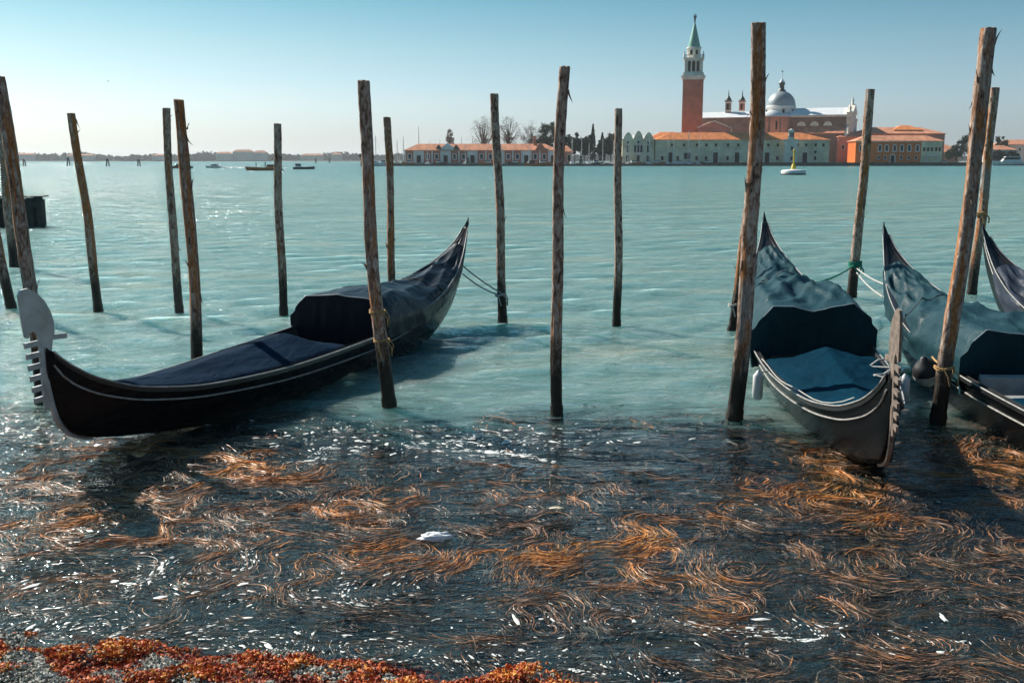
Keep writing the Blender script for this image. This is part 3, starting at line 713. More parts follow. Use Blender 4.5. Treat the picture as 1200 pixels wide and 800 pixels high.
    # thwart and back rest seen in the open well
    mb = MB(); mb.box(gx(.545), gx(.565), -.5, .5, .12, .40); mb.build('thwart', m_seat if open_seat else m_inner, root)
    if open_seat:
        mb = MB(); mb.prism([(gx(aft_front) + .04, .10), (gx(aft_front) + .10, .10), (gx(aft_front) + .16, .52), (gx(aft_front) + .10, .54)], 'y', -.56, .56); mb.build('seat_back', m_seat, root)
    return root
plain_dark = plain('seam_dark', (.02, .03, .035), .6, .3)

gA = gondola('black gondola with a toothed steel prow and glossy black seat cover, lying alone', (-4.05, 8.72), (-.78, 18.0), 0.0, 0, -.06, m_hull, f_black, f_navy_a, m_steel, 'box', .475, (.57, .925), 1.0, .22, 1, False, .055, .05, .14)
gB = gondola('gondola under teal covers whose narrow prow points towards the weedy shore', (3.12, 8.05), (4.45, 17.8), -1.0, 3, -.04, m_hull2, f_teal, f_navy, m_rusty, 'sag', .57, (.625, .955), 1.3, .24, 2, False, .10, .075, .24)
gC = gondola('gondola under a teal cover with a round black and white fender at its side', (5.25, 5.6), (5.58, 15.4), -.4, 0, -.03, m_hull2, f_teal, f_navy, m_rusty, 'sag', .50, (.60, .94), 1.15, .22, 3, True, .10, .075, .24)
gD = gondola('gondola under a slate grey cover behind the pole with the orange tie', (7.8, 5.2), (6.88, 15.0), -.3, 0, -.02, m_hull2, f_grey, f_navy, m_steel, 'box', .50, (.60, .94), 1.0, .20, 4, False, .10, .07, .24)

# ================================================================== FAR SHORE, ISLAND AND BUILDINGS
m_stone = plain('istrian_stone', (.78, .73, .63), .8, .2, 0, .25, .35)
m_quay = plain('quay_stone', (.30, .30, .28), .8, .2, 0, .35, .4)
m_quayw = plain('wet_quay_face', (.085, .095, .085), .6, .3, 0, .5, .5)
m_brick = plain('red_brick', (.52, .19, .12), .9, .1, 0, .22, .25)
m_brick2 = plain('brown_brick', (.25, .17, .135), .9, .1, 0, .3, .25)
m_pink = plain('pink_plaster', (.56, .26, .19), .9, .1, 0, .2, .2)
m_tile = plain('terracotta_tiles', (.74, .26, .10), .9, .1, 0, .32, .5, stretch=(1, .4, 1))
m_tile2 = plain('faded_tiles', (.62, .28, .17), .9, .1, 0, .32, .45, stretch=(1, .4, 1))
m_plast = plain('grey_plaster', (.80, .66, .46), .9, .1, 0, .38, .16)
m_whitew = plain('white_plaster', (.76, .74, .70), .9, .1, 0, .15, .3)
m_lead = plain('lead_roof', (.74, .76, .77), .55, .3, 0, .14, .3)
m_dome = plain('dome_lead', (.30, .35, .37), .5, .35, .2, .2, .25)
m_copper = plain('green_copper', (.13, .36, .28), .6, .3, 0, .2, .3)
m_orange = plain('orange_plaster', (.72, .19, .05), .9, .1, 0, .15, .15)
m_glassd = plain('dark_panes', (.014, .016, .018), .6, .1, 0, .2, 1)
m_bronze = plain('bronze', (.05, .07, .06), .5, .4, .5, .3, 2)
m_farplast = plain('far_plaster', (.55, .50, .44), .9, .1, 0, .2, .05)

mb = MB()
mb.box(95, 214, 488.3, 640, -3, 1.5); mb.box(-60, 94.98, 498, 640, -3, 1.5); q_o = mb.build('quay', m_quay); tag(q_o, kind='structure')
mb = MB(); mb.box(95, 214, 487.9, 488.28, -3, 1.28); mb.box(-66, 96, 486, 488.3, -3, .62)
for k in range(70):
    x0 = -66 + k * 4.0
    mb.box(x0 + .04, x0 + 3.96, 485.86 if x0 < 92 else 487.7, 487.9 if x0 < 92 else 488.9, .63 if x0 < 92 else 1.26, .95 if x0 < 92 else 1.62)
tag(mb.build('breakwater', m_quayw), kind='structure')

_wm = {}
def window(root, x, z, w, h, y, frame=m_stone, pane=m_glassd, fw=.16, arch=False, name='window'):
    """x, z centre; on a wall face at y that looks towards -Y"""
    w, h = w * 1.18, h * 1.12
    key = (round(w, 2), round(h, 2), frame.name, pane.name, arch)
    if key not in _wm:
        def outline(a, b):
            if not arch: return [(-a, -h / 2 - (b if b else 0)), (a, -h / 2 - (b if b else 0)), (a, h / 2 + b), (-a, h / 2 + b)]
            zc = h / 2 - w / 2
            return [(-a, -h / 2 - b), (a, -h / 2 - b)] + [(a * math.cos(i * math.pi / 8), zc + a * math.sin(i * math.pi / 8)) for i in range(9)]
        p = MB(); p.prism(outline(w / 2, 0), 'y', -.05, .3); 
        fr = MB(); o1, o2 = outline(w / 2 + fw, fw), outline(w / 2, 0); n = len(o1)
        V = [(a, yy, b) for yy in (-.16, .25) for oo in (o1, o2) for a, b in oo]
        fs = []
        for i in range(n):
            j = (i + 1) % n
            fs += [(i, j, n + j, n + i), (2 * n + i, 3 * n + i, 3 * n + j, 2 * n + j), (i, 2 * n + i, 2 * n + j, j), (n + i, n + j, 3 * n + j, 3 * n + i)]
        fr.add(V, fs)
        a = p.build('window', pane); b = fr.build('frame', frame)
        _wm[key] = (a.data, b.data)
        bpy.data.objects.remove(a); bpy.data.objects.remove(b)
    pm, fm = _wm[key]
    o = put(name, pm, root, (x, y, z)); put('frame', fm, o)
    return o
def part(root, name, mat, fn):
    mb = MB(); fn(mb); return mb.build(name, mat, root)
def hip(mb, x0, x1, y0, y1, z0, z1, hl=None, hr=None, ov=.5):
    x0, x1, y0, y1 = x0 - ov, x1 + ov, y0 - ov, y1 + ov; yc = (y0 + y1) / 2; d = (y1 - y0) / 2
    hl = d if hl is None else hl; hr = d if hr is None else hr
    V = [(x0, y0, z0), (x1, y0, z0), (x1, y1, z0), (x0, y1, z0), (x0 + hl, yc, z1), (x1 - hr, yc, z1), (x0, y0, z0 - .3), (x1, y0, z0 - .3), (x1, y1, z0 - .3), (x0, y1, z0 - .3)]
    mb.add(V, [(0, 1, 5, 4), (1, 2, 5), (2, 3, 4, 5), (3, 0, 4), (6, 7, 1, 0), (7, 8, 2, 1), (8, 9, 3, 2), (9, 6, 0, 3), (9, 8, 7, 6)])

# --- long brick boathouse
rb = empty('boathouse', 'long low brick boathouse with pale bays and a terracotta roof', 'building', None, (-14.7, 506, 1.5))
part(rb, 'wall', m_brick, lambda b: b.box(-36.8, 36.7, -6, 6, 0, 5.8))
rf = part(rb, 'roof', m_tile2, lambda b: hip(b, -36.8, 36.7, -6, 6, 5.9, 9.0))
for k in range(18):
    x = -36.6 + k * 4.31
    part(rb, 'pilaster', m_whitew, lambda b: b.box(x - .35, x + .35, -6.22, -5.9, 0, 5.75))
    if k < 17:
        xc = x + 2.15
        if k % 3 == 1:
            part(rb, 'pale_bay', m_whitew, lambda b: b.box(xc - 1.75, xc + 1.75, -6.12, -5.9, .02, 5.7))
            window(rb, xc, 1.7, 1.7, 3.2, -6.14, m_stone, name='door')
        else: window(rb, xc, 2.9, 1.1, 2.0, -6.0, m_whitew, fw=.34)
part(rb, 'gable_wall', m_whitew, lambda b: b.prism([(-19.2, 5.7), (-13.2, 5.7), (-13.2, 7.2), (-16.2, 9.3), (-19.2, 7.2)], 'y', -6.1, -4))
part(rb, 'gable_wall', m_brick, lambda b: b.prism([(25.4, 5.7), (31.5, 5.7), (28.4, 9.8)], 'y', -6.1, -3))
part(rb, 'chimney', m_brick, lambda b: (b.box(25.0, 26.2, -1, .2, 7, 12.3), b.box(24.8, 26.4, -1.2, .4, 12.3, 12.7)))
for xx in (-20.6, -12.2):
    part(rb, 'dormer', m_bronze, lambda b: b.prism([(xx - 1.4, 6.8), (xx + 1.4, 6.8), (xx, 8.6)], 'y', -5.2, -1))
# low wing
rw = empty('shed', 'small pink shed with a terracotta roof at the end of the boathouse', 'building', None, (26, 507, 1.5))
part(rw, 'wall', m_pink, lambda b: b.box(-3.2, 3.2, -5, 5, 0, 5.2)); part(rw, 'roof', m_tile2, lambda b: hip(b, -3.2, 3.2, -5, 5, 5.3, 8.2, 3, 3))
for xx in (-1.6, 1.5): window(rw, xx, 2.2, 1.2, 2.6, -5.0)
# --- grey palace with three curved gables
pl = empty('palace', 'pale grey palace front with three curved gables beside the marina', 'building', None, (60.4, 504, 1.5))
part(pl, 'wall', m_plast, lambda b: b.box(-7.6, 7.6, -5.5, 6, 0, 11.2))
part(pl, 'roof', m_lead, lambda b: hip(b, -7.6, 7.6, -4.5, 6, 11.2, 13.2))
for gx0 in (-4.9, 0, 4.9):
    hgt = 3.9 if gx0 == 0 else 3.2
    part(pl, 'gable', m_plast, lambda b: b.prism([(gx0 - 2.4, 11.1), (gx0 + 2.4, 11.1)] + [(gx0 + 2.4 * math.cos(i * math.pi / 12) ** 1 * (1 - .25 * math.sin(i * math.pi / 12)), 11.1 + hgt * math.sin(i * math.pi / 12) ** 1.3) for i in range(1, 12)], 'y', -5.55, -4.9))
for zc in (4.4, 11.0): part(pl, 'string_course', m_stone, lambda b: b.box(-7.7, 7.7, -5.75, -5.45, zc - .18, zc + .18))
for xx, z, w, h in [(-5, 9.4, .9, 1.1), (0, 9.6, .9, 1.1), (4.8, 9.4, .9, 1.1), (-5, 6.6, 1.0, 3.1), (-1.5, 6.6, .9, 3.1), (0, 6.6, .9, 3.1), (1.5, 6.6, .9, 3.1), (4.8, 6.6, 1.1, 3.1), (-5, 2.0, 1.2, 2.6), (0, 2.0, 1.2, 2.6), (4.8, 2.0, 1.2, 2.6)]:
    window(pl, xx, z, w, h, -5.52, m_whitew, fw=.2, arch=(2.8 < h))
# --- long monastery range
ln = empty('monastery_range', 'long grey monastery range with bright orange roof along the quay', 'building', None, (109, 503.5, 1.5))
part(ln, 'wall', m_plast, lambda b: b.box(-40.5, 42.5, -6, 6, 0, 10.7))
part(ln, 'roof', m_tile, lambda b: hip(b, -40.5, 42.5, -6, 6, 10.8, 14.3, 9, 13))
part(ln, 'cornice', m_stone, lambda b: b.box(-40.7, 42.7, -6.35, -5.9, 10.15, 10.5)); part(ln, 'string_course', m_stone, lambda b: b.box(-40.6, 42.6, -6.15, -5.95, 5.7, 5.95))
pxx = lambda p: .4105 * (p - 600) - 109
for p in (786, 800, 815, 826, 837, 851, 863, 876, 887, 898, 909, 932, 942, 953, 962): window(ln, pxx(p), 8.3, .95, 1.25, -6.0, m_plast, fw=.12)
for p in (784, 837, 862, 897, 941): 
    window(ln, pxx(p), 2.3, 1.9, 4.4, -6.0, m_stone, fw=.5, name='door')
    part(ln, 'pediment', m_stone, lambda b: b.prism([(pxx(p) - 1.7, 5.05), (pxx(p) + 1.7, 5.05), (pxx(p), 5.65)], 'y', -6.3, -5.9))
window(ln, pxx(804), 3.2, 2.6, 2.6, -6.0, m_stone, fw=.35)
for p in (775, 793, 815, 826, 851, 876, 887, 909, 953): window(ln, pxx(p), 2.1, 1.0, 1.7, -6.0, m_stone, fw=.15)
for p in (942, 953): window(ln, pxx(p), 5.0 if p > 950 else 7.0, 1.0, 1.3, -6.0, m_stone, fw=.15) if p > 950 else None
part(ln, 'rear_roof', m_tile, lambda b: hip(b, -42, -22, 7, 20, 11.6, 14.9))
part(ln, 'rear_wall', m_pink, lambda b: b.box(-42, -22, 7, 20, 0, 11.5))
# --- lighthouse
lh = empty('lighthouse', 'small square stone lighthouse with a glazed lantern on the quay', 'lighthouse', None, (131.4, 491.5, 1.5))
part(lh, 'tower', m_stone, lambda b: (b.prism([(-2.9, 0), (2.9, 0), (2.5, 10.4), (-2.5, 10.4)], 'y', -2.4, 2.4), b.box(-3.1, 3.1, -2.9, 2.9, 10.4, 10.9)))
part(lh, 'lantern', m_stone, lambda b: (b.lathe([(1.5, 10.9), (1.5, 11.6), (1.35, 11.6), (1.35, 14.2), (1.6, 14.3), (1.2, 15.2), (.25, 15.7), (0, 15.8)], 12)))
for xx, z in ((0, 6.6), (0, 2.0)): window(lh, xx, z, .9, 1.5, -2.42, m_stone, fw=.15)
for k in (-.7, 0, .7): window(lh, k, 12.9, .45, 1.8, -1.42, m_stone, fw=.06)
# --- bell tower
ct = empty('bell_tower', 'tall brick bell tower with white belfry and green cone spire', 'tower', None, (90.4, 526, 1.5), R(-9))
part(ct, 'shaft', m_brick, lambda b: b.box(-5.0, 5.0, -5.0, 5.0, 0, 41))
for xx in (-4.55, -1.55, 1.55, 4.55): part(ct, 'lesene', m_brick, lambda b: b.box(xx - .5, xx + .5, -5.3, -4.9, 0, 40.2))
part(ct, 'cornice', m_stone, lambda b: (b.box(-5.4, 5.4, -5.4, 5.4, 40.4, 41.4), b.box(-5.9, 5.9, -5.9, 5.9, 41.4, 42.4), b.box(-5.1, 5.1, -5.1, 5.1, 42.4, 43.8)))
bf = part(ct, 'belfry', m_stone, lambda b: (b.box(-4.4, 4.4, -4.4, 4.4, 43.8, 50.2), b.box(-5.1, 5.1, -5.1, 5.1, 50.2, 51.0)))
for xx in (-2.1, 0, 2.1): window(ct, xx, 46.9, 1.25, 4.6, -4.42, m_stone, fw=.3, arch=True, name='belfry_opening')
for xx in (-4.2, -1.1, 1.1, 4.2): part(ct, 'column', m_stone, lambda b: b.lathe([(.36, 43.8), (.30, 49.6), (.45, 50.2)], 8, (xx, -4.7, 0)))
part(ct, 'balustrade', m_stone, lambda b: [b.box(-4.7 + k * .78, -4.35 + k * .78, -4.9, -4.6, 51, 52.1) for k in range(13)] and b.box(-4.9, 4.9, -4.95, -4.55, 52.1, 52.4))
for sx in (-4.6, 4.6): part(ct, 'finial', m_stone, lambda b: b.lathe([(.5, 51), (.5, 52.4), (.2, 52.6), (.35, 53.4), (0, 54.2)], 8, (sx, -4.6, 0)))
part(ct, 'drum', m_stone, lambda b: b.lathe([(3.3, 51.0), (3.3, 55.4), (3.7, 55.6), (3.7, 56.2), (3.2, 56.3)], 16))
for xx in (-1.3, 1.3): window(ct, xx, 53.6, 1.0, 2.2, -3.25, m_stone, fw=.15, arch=True, name='drum_opening')
part(ct, 'spire', m_copper, lambda b: b.lathe([(3.25, 56.2), (3.0, 57.0), (.35, 68.0), (0, 68.2)], 16))
part(ct, 'angel_statue', m_bronze, lambda b: (b.lathe([(.2, 68), (.45, 68.4), (.25, 68.8), (.5, 69.2), (.42, 71.0), (.28, 71.6), (.3, 72.0), (.05, 72.4)], 8), b.prism([(.1, 70.2), (1.0, 72.4), (.75, 70.4), (.3, 69.6)], 'y', -.1, .1), b.prism([(-.1, 70.2), (-.7, 72.0), (-.6, 70.3)], 'y', -.1, .1)))
# --- church
ch = empty('church', 'domed church with white lead roofs and pale temple front', 'church', None, (140.0, 546, 1.5), R(-24))
part(ch, 'nave_wall', m_brick2, lambda b: b.box(0, 33.9, -8.5, 8.5, 0, 23.4))
part(ch, 'nave_roof', m_lead, lambda b: b.prism([(-9.3, 23.4), (9.3, 23.4), (9.3, 23.7), (0, 27.6), (-9.3, 23.7)], 'x', 5.5, 33.9))
part(ch, 'nave_cornice', m_stone, lambda b: b.box(0, 33.8, -8.9, -8.4, 22.7, 23.3))
for xx in (12, 18.5, 25): part(ch, 'thermal_window', m_stone, lambda b: b.prism([(xx + 2.2 * math.cos(i * math.pi / 10), 18.3 + 2.2 * math.sin(i * math.pi / 10)) for i in range(11)], 'y', -8.62, -8.4))
part(ch, 'choir_wall', m_brick2, lambda b: b.box(-33, -.02, -7.5, 7.5, 0, 23.0))
part(ch, 'choir_roof', m_lead, lambda b: b.prism([(-8.2, 23.0), (8.2, 23.0), (8.2, 23.3), (0, 26.4), (-8.2, 23.3)], 'x', -44, -5.5))
part(ch, 'rear_choir_wall', m_brick2, lambda b: b.box(-44, -33.02, -6.5, 6.5, 0, 22.9))
part(ch, 'lunette', m_stone, lambda b: b.prism([(-26 + 2.6 * math.cos(i * math.pi / 10), 16.2 + 2.6 * math.sin(i * math.pi / 10)) for i in range(11)], 'y', -7.75, -7.45))
part(ch, 'lunette_glass', m_glassd, lambda b: [b.prism([(-26 + s_ * .25 + s_ * 1.9 * math.cos(i * math.pi / 16) * .95, 16.4 + 1.9 * math.sin(i * math.pi / 16)) for i in range(8)] + [(-26 + s_ * .25, 16.4)], 'y', -7.85, -7.7) for s_ in (-1, 1)])
part(ch, 'transept_apse', m_pink, lambda b: (b.lathe([(8.3, 0), (8.3, 23.0)], 24, (-2, -12, 0)), b.box(-10.3, 6.3, -12, 0, 0, 23.0)))
part(ch, 'transept_roof', m_lead, lambda b: (b.lathe([(9.0, 22.9), (9.0, 23.3), (0.1, 26.6)], 24, (-2, -12, 0)), b.prism([(-11, 22.95), (7, 22.95), (7, 23.3), (-2, 26.6), (-11, 23.3)], 'y', -12, 12)))
for a_ in (-2.2, -1.57, -.9): part(ch, 'buttress', m_brick2, lambda b: b.box(-2 + 8.3 * math.cos(a_) - .35, -2 + 8.3 * math.cos(a_) + .35, -12 + 8.3 * math.sin(a_) - .25, -12 + 8.3 * math.sin(a_) + .35, 0, 22.6))
window(ch, 1.2, 18.5, 1.1, 4.0, -19.6, m_pink, fw=.1, arch=True)
part(ch, 'drum', m_whitew, lambda b: b.lathe([(7.0, 23), (7.0, 27.6), (7.6, 27.8), (7.6, 28.9), (7.2, 29.0)], 32))
for k in range(8):
    a_ = k * math.pi / 4 + .35
    part(ch, 'drum_window', m_glassd, lambda b: b.box(7.06 * math.cos(a_) - .5, 7.06 * math.cos(a_) + .5, 7.06 * math.sin(a_) - .3, 7.06 * math.sin(a_) + .3, 24.6, 27.0))
dm = part(ch, 'dome', m_dome, lambda b: b.lathe([(7.35, 28.9)] + [(7.3 * math.cos(i * math.pi / 28), 29 + 7.5 * math.sin(i * math.pi / 28)) for i in range(13)] + [(1.2, 36.4)], 40))
part(dm, 'lantern', m_bronze, lambda b: b.lathe([(2.2, 36.0), (2.0, 37.0), (1.3, 37.3), (1.2, 39.6), (1.7, 39.8), (1.5, 40.6), (.8, 41.6), (.3, 42.0)], 16))
part(dm, 'lantern_dome', m_lead, lambda b: b.lathe([(1.45, 40.2), (1.3, 41.3), (.7, 42.2), (.2, 42.6), (.12, 45.8), (0, 46)], 14))
part(dm, 'cross', m_bronze, lambda b: (b.box(-.1, .1, -.1, .1, 45, 47.2), b.box(-.6, .6, -.1, .1, 46.2, 46.45)))
part(ch, 'aisle_wall', m_brick2, lambda b: b.box(8, 33.8, -14, -8.52, 0, 14.2)); part(ch, 'aisle_roof', m_tile2, lambda b: b.prism([(-14.6, 14.2), (-8.52, 14.2), (-8.52, 18.0), (-14.6, 14.6)], 'x', 8, 33.85))
part(ch, 'facade_wing', m_stone, lambda b: (b.box(33.92, 35.4, -14.6, 14.6, 0, 13.5), b.prism([(-14.6, 13.5), (14.6, 13.5), (8, 18.6), (-8, 18.6)], 'x', 33.92, 35.4)))
part(ch, 'facade_front', m_stone, lambda b: (b.box(35.42, 36.2, -9.0, 9.0, 0, 23.0), b.box(34.0, 36.7, -9.6, 9.6, 22.0, 24.2), b.box(33.95, 35.41, -8.9, 8.9, 18.7, 23)))
part(ch, 'pediment', m_stone, lambda b: b.prism([(-10, 24.2), (10, 24.2), (10, 24.8), (0, 29.0), (-10, 24.8)], 'x', 33.95, 37.2))
for yy in (-7.6, -3.0, 3.0, 7.6): part(ch, 'column', m_whitew, lambda b: (b.lathe([(1.0, 3.0), (.85, 20.4), (1.15, 21.0), (1.2, 22.0)], 12, (36.6, yy, 0)), b.box(35.6, 37.9, yy - 1.3, yy + 1.3, 0, 3.0)))
for yy in (-13.6, -10.8, 10.8, 13.6): part(ch, 'pilaster', m_whitew, lambda b: b.box(35.42, 35.8, yy - .6, yy + .6, 0, 13.0))
for yy, zz in ((0, 28.9), (-9.4, 24.9), (9.4, 24.9), (-13.5, 14.2)): part(ch, 'statue', m_stone, lambda b: b.lathe([(.7, zz - .3), (.7, zz + .6), (.45, zz + .7), (.65, zz + 1.8), (.55, zz + 2.6), (.2, zz + 2.9), (.35, zz + 3.3), (0, zz + 3.8)], 8, (35.6, yy, 0)))
for xx in (-27.5, -21): 
    tw = part(ch, 'turret', m_brick2 if xx < -25 else m_brick, lambda b: (b.box(xx - 1.3, xx + 1.3, 2.4 if xx > -25 else -1.3, 5.0 if xx > -25 else 1.3, 23, 31.6), b.box(xx - 1.7, xx + 1.7, 2.0 if xx > -25 else -1.7, 5.4 if xx > -25 else 1.7, 31.6, 32.3)))
    yc_ = 3.7 if xx > -25 else 0
    part(tw, 'cap', m_bronze, lambda b: b.lathe([(1.6, 32.3), (1.4, 33.2), (.7, 34.2), (.35, 34.8), (.12, 37.2), (0, 38)], 10, (xx, yc_, 0)))
    part(tw, 'opening', m_glassd, lambda b: b.box(xx - .5, xx + .5, yc_ - 1.36, yc_ - 1.2, 27.6, 30.4))
    for zz in (26.6, 31.0): part(tw, 'band', m_stone, lambda b: b.box(xx - 1.42, xx + 1.42, yc_ - 1.42, yc_ + 1.42, zz, zz + .5))
# --- pink chapel in front of the choir
cp = empty('chapel', 'low pink chapel with pale gable edges at the foot of the bell tower', 'building', None, (100.5, 524, 1.5))
part(cp, 'wall', m_pink, lambda b: (b.box(-8, 8, -4, 8, 0, 17), b.box(-8, -1, -6, -4.02, 0, 16)))
part(cp, 'roof', m_tile2, lambda b: b.prism([(-8.4, 17), (8.4, 17), (0, 20.4)], 'y', -3.9, 9)); part(cp, 'gable', m_pink, lambda b: b.prism([(-8, 17), (8, 17), (0, 20.1)], 'y', -4.02, -3.92))
part(cp, 'gable_edge', m_stone, lambda b: (b.prism([(-.1, 20.0), (8.4, 16.8), (8.4, 17.4), (-.1, 20.7)], 'y', -4.4, -3.9), b.prism([(-8.4, 16.8), (-.1, 20.0), (-.1, 20.7), (-8.4, 17.4)], 'y', -4.4, -3.91)))
# --- orange building and the big roof behind it
ob = empty('customs_house', 'orange building with white arched upper windows and grey end wall', 'building', None, (186, 506, 1.5))
part(ob, 'wall', m_orange, lambda b: b.box(-14, 10.4, -6, 6, 0, 10.2)); part(ob, 'end_wall', m_plast, lambda b: b.box(10.42, 20.6, -5.9, 6, 0, 10.2))
part(ob, 'pale_wall', m_orange, lambda b: b.box(-21, -14.02, -5.8, 6, 0, 10.2))
part(ob, 'roof', m_tile2, lambda b: hip(b, -21, 20.6, -6, 6, 10.3, 13.0)); part(ob, 'cornice', m_stone, lambda b: b.box(-21, 20.7, -6.35, -5.95, 9.75, 10.05))
pox = lambda p: .4105 * (p - 600) - 186
for p in (1030, 1038, 1047.3, 1055.6, 1064.4, 1074): window(ob, pox(p), 6.9, 1.0, 2.5, -6.0, m_whitew, fw=.42, arch=True)
for p in (1008, 1018): window(ob, pox(p), 6.9, 1.0, 2.4, -5.8, m_whitew, fw=.3, arch=True)
for p in (1029, 1037, 1055.6, 1064.4, 1073): window(ob, pox(p), 2.4, .9, 1.3, -6.0, m_whitew, fw=.2)
window(ob, pox(1045.5), 1.8, 1.5, 3.4, -6.0, m_whitew, fw=.5, arch=True, name='door')
for p in (1082, 1086.5, 1091, 1096, 1100): window(ob, pox(p), 6.3, .9, 1.6, -5.9, m_plast, fw=.15)
part(ob, 'canopy', m_whitew, lambda b: (b.box(12.5, 18, -8.3, -5.95, 3.0, 3.4), b.box(12.6, 12.9, -8.2, -7.9, 0, 3), b.box(17.6, 17.9, -8.2, -7.9, 0, 3)))
bb = empty('convent_block', 'broad convent block with faded tile roof rising behind the orange building', 'building', None, (190, 530, 1.5))
part(bb, 'wall', m_pink, lambda b: b.box(-17, 26, -9, 9, 0, 14.2)); part(bb, 'roof', m_tile2, lambda b: hip(b, -17, 26, -9, 9, 14.3, 17.6))
part(bb, 'roof_ridge_house', m_tile, lambda b: hip(b, 2, 16, -5, 5, 16.2, 18.6))
rp = empty('side_wing', 'pink side wing joining the church front to the orange building', 'building', None, (166, 524, 1.5))
part(rp, 'wall', m_pink, lambda b: b.box(-4, 9, -6, 6, 0, 12.5)); part(rp, 'roof', m_tile2, lambda b: hip(b, -4, 9, -6, 6, 12.6, 15.6))
for xx in (-1.5, 3, 6.5): window(rp, xx, 7.5, 1, 1.8, -6.0)

# --- houses on the next island
mb = MB(); mb.box(262, 620, 640, 900, -3, 1.4); tag(mb.build('giudecca_quay', m_quay), kind='structure')
def house(x, y, w, d, h, rh, wm, rm, label, nwin, group=None, z=1.4, rows_=2):
    o = empty('house', label, 'house', group, (x, y, z))
    part(o, 'wall', wm, lambda b: b.box(-w / 2, w / 2, -d / 2, d / 2, 0, h)); part(o, 'roof', rm, lambda b: hip(b, -w / 2, w / 2, -d / 2, d / 2, h + .05, h + rh))
    for k in range(nwin):
        for r_ in range(rows_): window(o, -w / 2 + (k + .5) * w / nwin, h * (.28 + .45 * r_ * 2 / rows_), 1.0, 1.8, -d / 2, m_whitew, fw=.25)
    return o
house(304, 652, 19, 12, 7.6, 2.8, m_whitew, m_tile2, 'white house with orange roof behind the white motor yacht', 6)
house(328, 680, 26, 14, 11.2, 3.2, m_farplast, m_tile2, 'large cream house with low tiled roof above the white house', 7)
house(277, 664, 12, 10, 6.4, 2.4, m_pink, m_tile2, 'small pink house half hidden by trees beyond the orange building', 3)
house(283, 690, 16, 10, 9.2, 2.6, m_whitew, m_tile2, 'pale house behind the small pink house', 4)
house(340, 655, 22, 12, 7.0, 2.5, m_whitew, m_tile2, 'white terrace house with orange roof beside the wide cream house', 6)

# --- trees
def leaf_mesh(name, pts, size, mat, g):
    n = len(pts); P = np.array(pts)
    a = g.normal(0, 1, (n, 3)); a /= np.linalg.norm(a, axis=1)[:, None]; b = g.normal(0, 1, (n, 3)); b -= a * (a * b).sum(1)[:, None]; b /= np.linalg.norm(b, axis=1)[:, None]
    s = size * g.uniform(.6, 1.4, (n, 1)); a, b = a * s, b * s * .7
    V = np.stack([P - a, P - b, P + a, P + b], 1).reshape(-1, 3); F_ = np.arange(n * 4).reshape(-1, 4)
    return np_mesh(name, V, F_, mat, False)
def leafmat(name, col, var=.5):
    m, t = new_mat(name); q = NT(t)
    n1 = q.noise(q.coords('Object'), .55, 4, .7)
    c = q.ramp(n1, [(.3, tuple(c * (1 - var) for c in col)), (.7, tuple(c * (1 + var) for c in col))])
    q.out(q.principled(c, .8, .15)); return m
lf_dark = leafmat('leaf_dark', (.030, .052, .035)); lf_mid = leafmat('leaf_mid', (.062, .082, .045)); lf_bud = leafmat('bare_twigs', (.19, .16, .135), .35); lf_cyp = leafmat('leaf_cypress', (.018, .038, .030)); lf_far = leafmat('leaf_far', (.030, .075, .070))
m_trunk = plain('tree_bark', (.13, .10, .08), .9, .1, 0, .3, 2)
def tree(x, y, h, rx, kind, label, seed_, z=1.5):
    g = np.random.default_rng(seed_); rd = random.Random(seed_)
    name, mat, cat = {'bare': ('bare_tree', lf_bud, 'tree'), 'cypress': ('cypress_tree', lf_cyp, 'tree'), 'dark': ('evergreen_tree', lf_dark, 'tree'), 'mid': ('leafy_tree', lf_mid, 'tree')}[kind]
    o = empty(name, label, cat, 'trees on the islands', (x, y, z))
    tr = MB(); tr.tube([(0, 0, 0), (.1, 0, h * .35), (-.1, 0, h * .7), (0, 0, h * .92)], [.035 * h * .6, .012 * h, .008 * h, .02], 7)
    pts = []
    if kind == 'cypress':
        n = 2200
        for _ in range(n):
            u = rd.random() ** .8; r_ = rx * math.sin(math.pi * min(1, .12 + .88 * (1 - u)) * .62) ** .9 * rd.uniform(.55, 1.05) * (1 - .55 * u ** 3); a_ = rd.uniform(0, 6.28)
            pts.append((r_ * math.cos(a_), r_ * math.sin(a_), h * (.04 + .96 * u)))
        sz = .28
    else:
        zc, rz_ = h * .64, h * .38; nc = 46 if kind != 'bare' else 60
        for _ in range(nc):
            d = Vector((rd.gauss(0, 1), rd.gauss(0, 1), rd.gauss(0, 1))).normalized() * rd.uniform(.35, 1) ** .6
            c_ = Vector((d.x * rx, d.y * rx, zc + d.z * rz_ * (1 if d.z > 0 else .8))) 
            b0 = Vector((0, 0, h * rd.uniform(.25, .6)))
            tr.tube([b0, b0.lerp(c_, .5) + Vector((0, 0, -.2)), c_], [.009 * h, .005 * h, .02], 4, caps=False)
            cr = rx * rd.uniform(.18, .36)
            for _ in range(70 if kind != 'bare' else 46): pts.append(tuple(c_ + Vector((rd.gauss(0, cr * .5), rd.gauss(0, cr * .5), rd.gauss(0, cr * .45)))))
        sz = .42 if kind != 'bare' else .17
    put('crown', leaf_mesh('crown', pts, sz, mat, g), o); tr.build('trunk', m_trunk, o)
    return o
